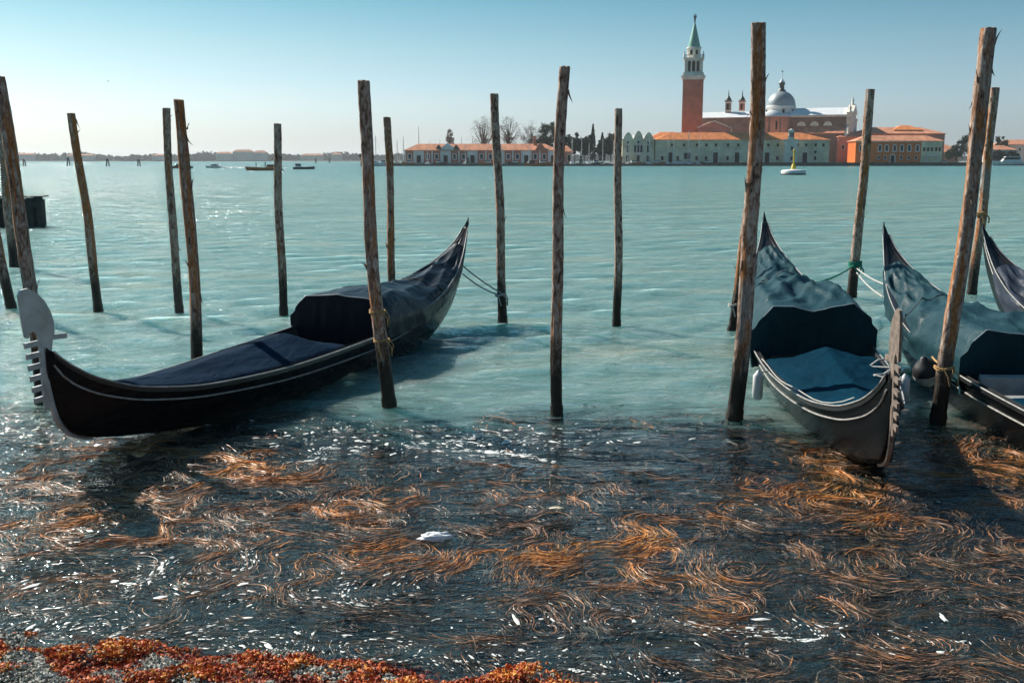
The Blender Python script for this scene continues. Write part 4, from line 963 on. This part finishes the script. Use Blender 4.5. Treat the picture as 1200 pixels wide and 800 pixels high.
TREES = [(-14.5, 528, 22, 6.5, 'bare', 'wide bare pale tree rising behind the boathouse roof'), (-1.5, 530, 22.5, 6.2, 'bare', 'second bare pale tree behind the boathouse, beside the dark pole'),
         (10, 528, 19.5, 5.6, 'bare', 'bare pale tree with a rounded top near the boathouse chimney'), (18.5, 532, 20.5, 4.8, 'mid', 'green leafy tree next to the bare trees behind the boathouse'), (-31, 524, 17.5, 2.0, 'bare', 'thin tree poking above the left half of the boathouse roof'),
         (14.5, 520, 13, 3.2, 'dark', 'dark bushy tree between the bare trees and the boathouse'),
         (27, 522, 13.5, 3.2, 'dark', 'dark evergreen beside the small pink shed'), (31, 514, 14.0, 3.0, 'dark', 'taller dark evergreen near the small pink shed'), (35.5, 512, 11.5, 3.2, 'dark', 'rounded evergreen in the grove by the marina masts'),
         (40, 516, 18.8, 1.6, 'cypress', 'tall pointed cypress in the grove by the marina'), (37.5, 511, 14.2, 2.6, 'dark', 'dark evergreen just before the tall cypress'), (44.5, 514, 14.5, 1.8, 'cypress', 'shorter cypress next to the tall pointed one'),
         (44, 509, 10.5, 3.0, 'dark', 'low dark tree at the foot of the two cypresses'), (48.5, 512, 12.0, 3.4, 'dark', 'broad dark tree between the cypresses and the grey palace'), (51, 520, 14.5, 4, 'mid', 'grey green tree rising behind the grey palace'),
         (284, 648, 16.5, 6.0, 'dark', 'big dark tree at the end of the orange building quay'), (290, 646, 12, 4.5, 'dark', 'lower dark tree beside the big dark one'), (276, 646, 10, 3.8, 'mid', 'leafy tree in front of the small pink house'), (272.5, 648, 7, 2.6, 'mid', 'bushy little tree at the corner of the far quay'),
         (309, 644, 6.5, 4.0, 'dark', 'dark round shrub tree before the white house'), (315, 672, 16, 4, 'mid', 'slim tree showing over the white house roof')]
for i, (x, y, h, r_, k, lb) in enumerate(TREES): tree(x, y, h, r_, k, lb, 300 + i)
tree(300, 640.5, 6.5, 3.6, 'dark', 'dark shrub tree left of the white house wall', 340)

# --- distant shore
mb = MB(); 
V = [(-2600 + i * 60, 2290 + 25 * math.sin(i * .7), 0) for i in range(88)]
mb.grid(lambda a, b: (-2600 + 5200 * a, 2300 + 30 * math.sin(a * 40) + (0, 4, 300)[int(b * 2 + .5)], (-2, 2.2, 3.0)[int(b * 2 + .5)]), 90, 3)
tag(mb.build('far_shore', plain('far_ground', (.12, .13, .10), .9, .1, 0, .3, .02)), kind='structure')
g = np.random.default_rng(77); pts = []
for i in range(1800):
    x = g.uniform(-1500, 1100); y = 2325 + g.uniform(0, 70); hh = (11.0 + 4.5 * math.sin(x * .012) * math.sin(x * .031 + 1) + g.uniform(-3, 4)) * (1.0 if x < 300 else .8)
    rr_ = g.uniform(4, 9)
    d = g.normal(0, 1, (40, 3)); d /= np.linalg.norm(d, axis=1)[:, None]
    pts.append(np.array([x, y, 2 + hh * .5]) + d * np.array([rr_, rr_, hh * .55]) * g.uniform(.6, 1, (40, 1)))
tag(put('far_wood', leaf_mesh('far_wood', np.concatenate(pts), 3.0, lf_far, g)), 'low wooded shoreline on the horizon across the lagoon', 'wood', kind='stuff')
for k, (x, w, h, rh, lb) in enumerate([(-640, 36, 15, 4, 'cream house with dark roof showing above the horizon wood'), (-598, 44, 19, 5, 'tall pale villa rising highest above the horizon wood'), (-560, 30, 17, 5, 'pale house beside the tall villa on the horizon'), (-1085, 46, 13, 3, 'long pale building low in the horizon wood'), (-960, 60, 11, 3, 'long white warehouse on the distant shore'), (-445, 50, 11, 4, 'brownish roofed house among the trees on the distant shore'), (-390, 24, 13, 4, 'narrow house on the distant shore near the channel sign'), (-780, 40, 11, 3, 'low white house between distant trees')]):
    house(x, 2318, w, 14, h, rh, m_farplast, m_tile2, lb, 5, None, 2, 2)

# ================================================================== BOATS AND MARKS ON THE WATER
m_bwhite = plain('boat_white', (.72, .72, .70), .4, .4, 0, .1, .8)
m_bwood = plain('varnished_wood', (.50, .17, .05), .5, .15, 0, .25, 1.5)
m_bdark = plain('boat_dark', (.05, .045, .045), .5, .4, 0, .3, 1.0)
m_mast = plain('mast_grey', (.55, .55, .54), .4, .4, .3, .1, 1)
m_yellow = plain('yellow_paint', (.75, .52, .04), .5, .4, 0, .12, 2)
m_blue = plain('blue_tarp', (.05, .12, .30), .6, .3, 0, .2, 1)
m_pile = plain('tarred_pile', (.045, .050, .045), .8, .3, 0, .5, 3, .6, 14, (1, 1, .3))
m_pilet = plain('pile_top', (.22, .22, .20), .9, .2, 0, .4, 3)
m_cloth = plain('dark_cloth', (.03, .03, .038), .9, .1, 0, .3, 4)

def hull_mesh(L, B, H, rake=.25):
    mb = MB(); n = 22
    V = []
    for i in range(n + 1):
        u = i / n; b = B / 2 * (math.sin(math.pi * min(1, u * .62 + .38)) ** .75 if u < .999 else .02); z = H * (.78 + .30 * u * u)
        x = -L / 2 + L * u
        V += [(x, -b, z), (x - .04 * L * rake * (u > .7), -b * .82, H * .25), (x - rake * L * .22 * u ** 3, -b * .3, -.25), (x - rake * L * .22 * u ** 3, b * .3, -.25), (x - .04 * L * rake * (u > .7), b * .82, H * .25), (x, b, z)]
    mb.add(V, [(i * 6 + j, (i + 1) * 6 + j, (i + 1) * 6 + j + 1, i * 6 + j + 1) for i in range(n) for j in range(5)] + [(0, 1, 2, 3, 4, 5)], 0, False)
    mb.add([V[i * 6] for i in range(n + 1)] + [V[i * 6 + 5] for i in range(n + 1)], [(i, n + 1 + i, n + 2 + i, i + 1) for i in range(n)], 1, False)
    return mb
def sailboat(x, y, L, mh, rz, label, hullm=m_bwhite, tarp=m_blue):
    o = empty('sailboat', label, 'sailboat', 'sailing boats in the island marina', (x, y, 0), rz)
    hull_mesh(L, L * .31, 1.5).build('hull', [hullm, m_bwhite], o)
    part(o, 'cabin', m_bwhite, lambda b: b.prism([(-L * .12, 1.2), (L * .22, 1.3), (L * .14, 2.1), (-L * .10, 2.1)], 'y', -L * .09, L * .09))
    part(o, 'mast', m_mast, lambda b: b.tube([(L * .06, 0, .7), (L * .06, 0, mh)], [.19, .12], 6))
    part(o, 'boom', tarp, lambda b: b.tube([(L * .05, 0, 2.2), (-L * .36, 0, 2.1)], .17, 6))
    part(o, 'stay', m_mast, lambda b: (b.tube([(L * .48, 0, 1.0), (L * .06, 0, mh * .96)], .03, 4), b.tube([(-L * .48, 0, 1.0), (L * .06, 0, mh * .98)], .03, 4), b.tube([(L * .06, -.9, mh * .55), (L * .06, .9, mh * .55)], .04, 4)))
    return o
gs = random.Random(5)
spots = [(-64, 531, 16.0), (-59, 534, 13.0), (-55.5, 532, 14.5), (-47.5, 531, 19.5), (-42, 533, 12.5), (-37, 534, 13), (-26, 533, 14), (-20, 532, 14.8), (-9, 533, 13.5), (24, 493, 11.5), (28.5, 493, 14.0), (33, 493, 13.5), (36.5, 493, 10.5), (43, 493, 13), (48, 493, 11.5),
         (55, 493, 11), (65, 493, 15), (76.5, 493, 13.5), (83.5, 493, 16.5), (88.5, 493, 15), (74, 493, 12.5), (-40, 493, 8.5), (-22, 493, 9.5), (-5, 493, 10), (8, 493, 9.5)]
for k, (x, y, mh) in enumerate(spots):
    behind = y > 500
    wh = 'behind the boathouse' if behind else ('before the evergreen grove' if 20 < x < 52 else ('before the monastery range' if x > 52 else 'before the boathouse'))
    tp, tn = gs.choice([(m_blue, 'blue'), (m_bwhite, 'white'), (m_bdark, 'black')]); mn_ = 'tall' if mh >= 14 else ('short' if mh < 11.2 else 'middling')
    sailboat(x, y, gs.uniform(7.5, 10), mh, gs.choice([R(88), R(94), R(80)]), 'moored sailboat with %s bare mast and %s boom cover %s' % (mn_, tn, wh), tarp=tp)
def motorboat(x, y, L, B, H, rz, label, hm, cm, cabin=(.0, .5, .9), group=None, name='motorboat'):
    o = empty(name, label, 'boat', group, (x, y, 0), rz)
    hull_mesh(L, B, H).build('hull', [hm, cm], o)
    a, ln, h = cabin
    part(o, 'cabin', cm, lambda b: b.prism([(a - ln * L * .5, H * .8), (a + ln * L * .5, H * .85), (a + ln * L * .32, H + h), (a - ln * L * .46, H + h)], 'y', -B * .34, B * .34))
    part(o, 'windscreen', m_glassd, lambda b: b.prism([(a - ln * L * .40, H + h * .35), (a + ln * L * .415, H + h * .35), (a + ln * L * .355, H + h * .85), (a - ln * L * .42, H + h * .85)], 'y', -B * .345, B * .345))
    return o
motorboat(-110.5, 345, 8.6, 2.2, .9, R(180), 'dark low motorboat crossing the lagoon', m_bdark, m_bdark, (-.4, .4, .5))
motorboat(-104, 362, 6.0, 2.0, .8, R(170), 'small white speedboat trailing a foaming wake', m_bwhite, m_bwhite, (-.4, .4, .6), name='speedboat')
motorboat(-66.5, 276, 8.6, 2.1, .95, R(183), 'varnished wooden water taxi carrying two standing people', m_bwood, m_bwood, (-2.4, .28, .6), name='water_taxi')
motorboat(-62.5, 312, 6.4, 1.9, .8, R(5), 'small grey workboat following the wooden water taxi', m_bdark, m_bwhite, (-1.6, .3, .9), name='workboat')
motorboat(12.5, 474, 14, 3.4, 1.4, R(182), 'brown wooden barge moored below the boathouse quay', m_bwood, m_bdark, (3.5, .2, 1.2), name='barge')
motorboat(249, 520, 17, 4.6, 2.2, R(172), 'large white motor yacht near the white house', m_bwhite, m_bwhite, (-.5, .55, 2.2), name='motor_yacht')
motorboat(231, 560, 10, 3.0, 1.4, R(175), 'smaller white cruiser moored by the far quay', m_bwhite, m_bwhite, (-.5, .45, 1.3), name='cruiser')
for k, (x, L) in enumerate([(-60, 7), (-49, 6), (-34, 6.5), (-12, 7), (1, 6), (15, 7), (40, 6), (58, 6.5), (69, 7), (79, 6), (91.5, 5.5)]):
    hm_, hn_ = gs.choice([(m_bwhite, 'white'), (m_bdark, 'black'), (m_bwood, 'brown wooden')])
    motorboat(x, 491.3, L, 2.2, 1.9, R(gs.choice([4, 178, 184])), ('longish ' if L > 6.6 else 'small ') + hn_ + ' moored motorboat behind the breakwater ' + ('before the boathouse' if x < 22 else ('before the evergreen grove' if x < 50 else 'before the monastery range')), hm_, m_bwhite, (-.4, .45, .7), 'motorboats behind the breakwater')
sailboat(-62, 470, 9, 13.5, R(10), 'white sailboat under way near the channel sign', m_bwhite)

def person(x, y, z, label, top=m_cloth, lean=0):
    """standing figure grown from a jointed skeleton"""
    J = [(0, 0, .95), (0, 0, 1.2), (lean * .1, 0, 1.42), (lean * .14, 0, 1.55), (lean * .16, 0, 1.70),
         (0, .10, .90), (.02, .12, .48), (0, .13, .04), (.12, .13, .02), (0, -.10, .90), (.02, -.12, .48), (0, -.13, .04), (.12, -.13, .02),
         (lean * .1, .19, 1.40), (.03, .27, 1.12), (.16, .24, .92), (lean * .1, -.19, 1.40), (.03, -.27, 1.12), (.16, -.24, .92)]
    Rr = [.14, .14, .15, .06, .105, .10, .07, .05, .035, .10, .07, .05, .035, .07, .05, .04, .07, .05, .04]
    E_ = [(0, 1), (1, 2), (2, 3), (3, 4), (0, 5), (5, 6), (6, 7), (7, 8), (0, 9), (9, 10), (10, 11), (11, 12), (2, 13), (13, 14), (14, 15), (2, 16), (16, 17), (17, 18)]
    me = bpy.data.meshes.new('person'); me.from_pydata(J, E_, []); me.materials.append(top)
    o = put('person', me, None, (x, y, z)); md = o.modifiers.new('skin', 'SKIN'); ss = o.modifiers.new('smooth', 'SUBSURF'); ss.levels = ss.render_levels = 1
    for v_, r_ in zip(me.skin_vertices[0].data, Rr): v_.radius = (r_, r_)
    me.skin_vertices[0].data[0].use_root = True
    return tag(o, label, 'person', 'people aboard the water taxi')
person(-68.0, 276, .55, 'person in dark clothes standing at the bow of the wooden water taxi')
person(-65.6, 276.1, .60, 'person in dark clothes standing amidships in the wooden water taxi', lean=.5)

# wake of the speedboat
mb = MB(); gw = random.Random(9)
for k in range(150):
    u = gw.random(); x = -102 + u * 24 ; sp = .5 + 2.2 * u; y = 362 - u * 3.5 + gw.gauss(0, sp * .6); r_ = gw.uniform(.25, .9) * (1.2 - .6 * u)
    mb.lathe([(r_, 0.02), (r_ * .7, .22 * (1.3 - u)), (0, .32 * (1.3 - u))], 6, (x, y, 0))
tag(mb.build('wake_foam', m_foam), 'white foaming wake behind the small speedboat', 'foam', kind='stuff')

# channel marks
def dolphin(x, y, h, label):
    o = empty('pile_cluster', label, 'channel marker', 'channel markers out on the lagoon', (x, y, 0))
    for k in range(3):
        a_ = k * 2.094 + .4
        part(o, 'pile', m_pile, lambda b: b.tube([(1.0 * math.cos(a_), 1.0 * math.sin(a_), -2), (.55 * math.cos(a_), .55 * math.sin(a_), h * .5), (.22 * math.cos(a_), .22 * math.sin(a_), h)], .26, 8))
    part(o, 'iron_band', m_pilet, lambda b: b.lathe([(.72, h * .70), (.74, h * .70 + .25), (.70, h * .70 + .25)], 10))
    return o
for x, y, h in ((-216, 460, 3.0), (-199, 466, 3.9), (-176, 452, 3.2), (-166, 462, 3.0), (-93, 900, 4.5), (-185, 980, 4.5), (-173, 985, 4.5), (-20, 470, 3.6), (31, 468, 4.6)):
    dolphin(x, y, h, 'cluster of three dark piles marking the channel in ' + ('the open lagoon' if x < -50 else 'front of the island quay'))
o = empty('channel_sign', 'tall dark post with a square sign in the channel near the sailboat', 'sign', None, (-64.5, 445, 0))
part(o, 'post', m_pile, lambda b: b.tube([(0, 0, -2), (0, 0, 4.6)], .22, 8)); part(o, 'board', m_bdark, lambda b: b.box(-.9, .9, -.3, -.2, 4.0, 5.4))

# buoy
o = empty('buoy', 'flat white round buoy with a yellow post anchored before the church', 'buoy', None, (52.6, 194, 0))
part(o, 'float', m_bwhite, lambda b: b.lathe([(2.0, -.4), (2.25, .1), (2.25, .75), (2.0, .9), (.6, 1.05), (0, 1.05)], 28))
part(o, 'fender_band', m_bdark, lambda b: b.lathe([(2.26, .0), (2.32, .05), (2.32, .22), (2.26, .26)], 28))
part(o, 'post', m_yellow, lambda b: (b.tube([(0, 0, 1.0), (0, 0, 4.2)], .17, 8), b.lathe([(.5, 1.0), (.35, 1.9), (.2, 2.0)], 10)))
part(o, 'lamp', m_yellow, lambda b: b.lathe([(.1, 4.2), (.24, 4.25), (.24, 4.55), (.1, 4.7), (0, 4.75)], 10))

# squat block of piles
o = empty('piling_block', 'squat dark block of tarred piles with a timber cap', 'piling', None, (-20.3, 42.6, 0), R(8))
for k in range(6):
    part(o, 'pile', m_pile, lambda b: b.tube([(-.85 + k * .34, -.34 + .03 * (k % 2), -1.5), (-.83 + k * .33, -.30, 1.14 + .05 * (k % 3))], .165, 10))
for k in range(3): part(o, 'pile', m_pile, lambda b: b.tube([(-.7 + k * .7, .36, -1.5), (-.7 + k * .7, .34, 1.10)], .17, 10))
part(o, 'cap_beam', m_pile, lambda b: (b.box(-1.0, 1.02, -.52, -.475, .78, 1.02)))
part(o, 'deck_plank', m_pilet, lambda b: (b.box(-1.02, .2, -.42, .45, 1.21, 1.27))); part(o, 'deck_plank', m_pilet, lambda b: b.box(.22, 1.0, -.40, .45, 1.21, 1.26))

# ================================================================== ROPES, FENDERS, FLOTSAM, GULL
bpy.context.view_layer.update()
def on(gond, u, side, dz=0.0, out=0.0):
    return gond.matrix_world @ Vector((gx(u), side * (k_beam(u) + out), k_sheer(u) + dz))
def rope(name, pts, r, mat, label, group=None, sag_=0.0):
    P = [Vector(p) for p in pts]; full = []
    for a_, b_ in zip(P[:-1], P[1:]):
        for k in range(12): 
            t_ = k / 12; full.append(a_.lerp(b_, t_) - Vector((0, 0, sag_ * 4 * t_ * (1 - t_))))
    full.append(P[-1]); mb = MB(); mb.tube(full, r, 6)
    return tag(mb.build(name, mat), label, 'rope', group)
def coil(x, y, z, r, turns, tr, mat, label):
    mb = MB(); n = int(turns * 20)
    mb.tube([(x + r * math.cos(k * math.pi / 10), y + r * math.sin(k * math.pi / 10), z + tr * 1.7 * k / 20 + .012 * math.sin(k * .9)) for k in range(n + 1)], tr, 6)
    for k in range(3):
        a_ = k * 1.1 - 2.0; mb.tube([(x + r * math.cos(a_), y + r * math.sin(a_), z + .02), (x + (r + .05) * math.cos(a_ + .3), y + (r + .05) * math.sin(a_ + .3), z - .05), (x + (r + .04) * math.cos(a_ + .5), y + (r + .04) * math.sin(a_ + .5), z - .15)], tr * .8, 5)
    return tag(mb.build('rope_coil', mat), label, 'rope')
s1 = on(gA, .045, 1, -.35, -.02); s2 = on(gA, .05, 1, -.45, -.02)
rope('mooring_rope', [s1, (-.18, 17.0, .52)], .012, m_rope, 'upper pale rope from the black gondola stern to the dark pole', 'mooring ropes', .03)
rope('mooring_rope', [s2, (-.18, 17.0, .47)], .012, m_rope, 'lower pale rope from the black gondola stern to the dark pole', 'mooring ropes', .05)
coil(-.19, 17.09, .45, .088, 2, .013, m_rope, 'pale rope loop around the dark pole at the black gondola stern')
coil(-1.47, 11.08, 1.06, .086, 2, .008, m_straw, 'straw coloured rope wound high on the pole before the black gondola')
coil(-1.43, 11.08, .74, .086, 2, .008, m_straw, 'straw coloured rope wound lower on the pole before the black gondola')
coil(6.80, 20.25, .62, .118, 3, .02, m_green, 'green rope wound around the pole between the raised sterns')
rope('mooring_rope', [on(gB, .22, 1, .05), (6.72, 20.1, .66)], .016, m_green, 'green rope from the teal covered gondola to its pole', 'mooring ropes', .05)
rope('mooring_rope', [(6.80, 20.13, .60), on(gC, .10, -1, -.1)], .013, m_rope, 'upper white rope stretched between the pole and the next stern', 'mooring ropes', .03)
rope('mooring_rope', [(6.80, 20.13, .52), on(gC, .12, -1, -.2)], .013, m_rope, 'lower white rope stretched between the pole and the next stern', 'mooring ropes', .05)
coil(3.54, 16.21, .40, .078, 2, .012, m_rope, 'pale rope loop around the pole hidden behind the tallest pole')
rope('mooring_rope', [(3.60, 16.15, .42), on(gB, .16, -1, -.25)], .012, m_rope, 'short pale rope tying the teal covered gondola to the hidden pole', 'mooring ropes', .03)
coil(9.33, 20.51, 1.62, .112, 2, .02, m_straw, 'orange tie around the pole behind the thick reddish pole')
coil(4.45, 10.33, .58, .096, 2, .010, m_straw, 'straw coloured rope tying the round fender to the thick reddish pole')
def fender(p, r, L, mat, label, top):
    o = empty('fender', label, 'fender', 'fenders hanging along the gondolas', p)
    part(o, 'body', mat, lambda b: b.lathe([(0, -L / 2), (r * .6, -L / 2 + .01), (r, -L / 2 + r * .7), (r, L / 2 - r * .7), (r * .6, L / 2 - .01), (r * .25, L / 2 + .02), (0, L / 2 + .03)], 16))
    part(o, 'lanyard', m_rope, lambda b: b.tube([(0, 0, L / 2), tuple((Vector(top) - Vector(p)) * .5 + Vector((.01, 0, L / 4))), tuple(Vector(top) - Vector(p))], .008, 5))
    return o
pA = on(gA, .505, 1, .02); fender(pA + Vector((.08, -.06, -.27)), .062, .36, m_white, 'white cylindrical fender on the black gondola beside the pole', pA)
pB = on(gB, .685, -1, .02); fender(pB + Vector((-.13, -.02, -.17)), .058, .32, m_white, 'white cylindrical fender hanging beside the tallest pole', pB)
pB2 = on(gB, .74, 1, .02); fender(pB2 + Vector((.10, 0, -.12)), .055, .30, m_white, 'white fender between the two teal covered gondolas', pB2)
pC = on(gC, .45, -1, .02); pf = pC + Vector((-.20, -.02, -.10))
o = empty('round_fender', 'round fender, black above and white below, by the thick reddish pole', 'fender', 'fenders hanging along the gondolas', pf); o.rotation_euler = (.2, -.35, 0)
part(o, 'white_half', m_white, lambda b: b.lathe([(0, -.155), (.06, -.148), (.11, -.11), (.145, -.05), (.15, .0)], 20)); part(o, 'black_half', m_black, lambda b: b.lathe([(.15, .001), (.14, .06), (.10, .115), (.05, .145), (.03, .19), (0, .195)], 20))
rope('fender_rope', [pf + Vector((.05, 0, .17)), (4.46, 10.24, .60)], .011, m_straw, 'straw coloured rope from the round fender to the pole', None, .02)
# white line along the teal gondola's bow cover
pts = [on(gB, .63 + .31 * k / 14, -1, .03 + .015 * math.sin(k)) + Vector((0, 0, .012)) for k in range(15)]
rope('cover_cord', pts, .006, m_rope, 'thin white cord along the navy bow cover of the teal gondola')
rope('coiled_line', [on(gB, .66 + .02 * k, 1, .05 + .03 * (k % 2)) + Vector((-.12 * (k % 3), 0, .02)) for k in range(8)], .012, m_rope, 'tangled white line lying on the gunwale near the worn prow')

# flotsam
def crumple(name, x, y, lx, ly, hz, mat, label, cat, seed_):
    mb = MB()
    def f(a, b):
        th, ph_ = a * math.pi, b * 2 * math.pi; d = Vector((math.sin(th) * math.cos(ph_), math.sin(th) * math.sin(ph_), math.cos(th)))
        k = 1 + .45 * mn.noise(d * 2.3 + Vector((seed_, 0, 0))) + .2 * mn.noise(d * 6 + Vector((0, seed_, 0)))
        return (d.x * lx * k, d.y * ly * k, d.z * hz * k)
    mb.grid(f, 18, 26); return tag(mb.build(name, mat, None, (x, y, .015), .1), label, cat)
crumple('plastic_bag', -.55, 7.05, .115, .05, .035, plain('bag_white', (.80, .82, .84), .35, .5, 0, .05, 20), 'crumpled white plastic bag floating on the golden weed', 'bag', 3)
crumple('floating_lid', .35, 7.68, .055, .026, .008, plain('lid_tan', (.62, .52, .38), .5, .4, 0, .1, 20), 'small oval cream lid floating on dark water', 'lid', 8)
# gull
o = empty('gull', 'tiny gull flying above the far wooded shore', 'bird', None, (-92, 240, 20.4), .3)
part(o, 'body', m_bwhite, lambda b: b.tube([(-.25, 0, 0), (-.1, 0, .02), (.1, 0, .03), (.25, 0, .02)], [.02, .08, .07, .03], 8)); 
for s_ in (-1, 1): part(o, 'wing', m_bdark, lambda b: b.add([(-.08, 0, .03), (.10, 0, .03), (.08, s_ * .35, .14), (-.06, s_ * .35, .14), (.0, s_ * .68, .06), (-.05, 0, .05), (.09, s_ * .02, .05)], [(0, 1, 2, 3), (3, 2, 4)]))

# ================================================================== AIR
m_haze, t = new_mat('thin_haze'); q = NT(t)
pv = q.n('ShaderNodeVolumePrincipled'); pv.inputs['Color'].default_value = (.88, .95, 1.0, 1); pv.inputs['Density'].default_value = HAZE = .00009; pv.inputs['Anisotropy'].default_value = .3
oo = q.n('ShaderNodeOutputMaterial'); q.l(pv.outputs[0], oo.inputs['Volume'])
mb = MB(); mb.box(-9600, 9600, -60, 9300, -9, 90)
tag(mb.build('haze', m_haze), kind='stuff')
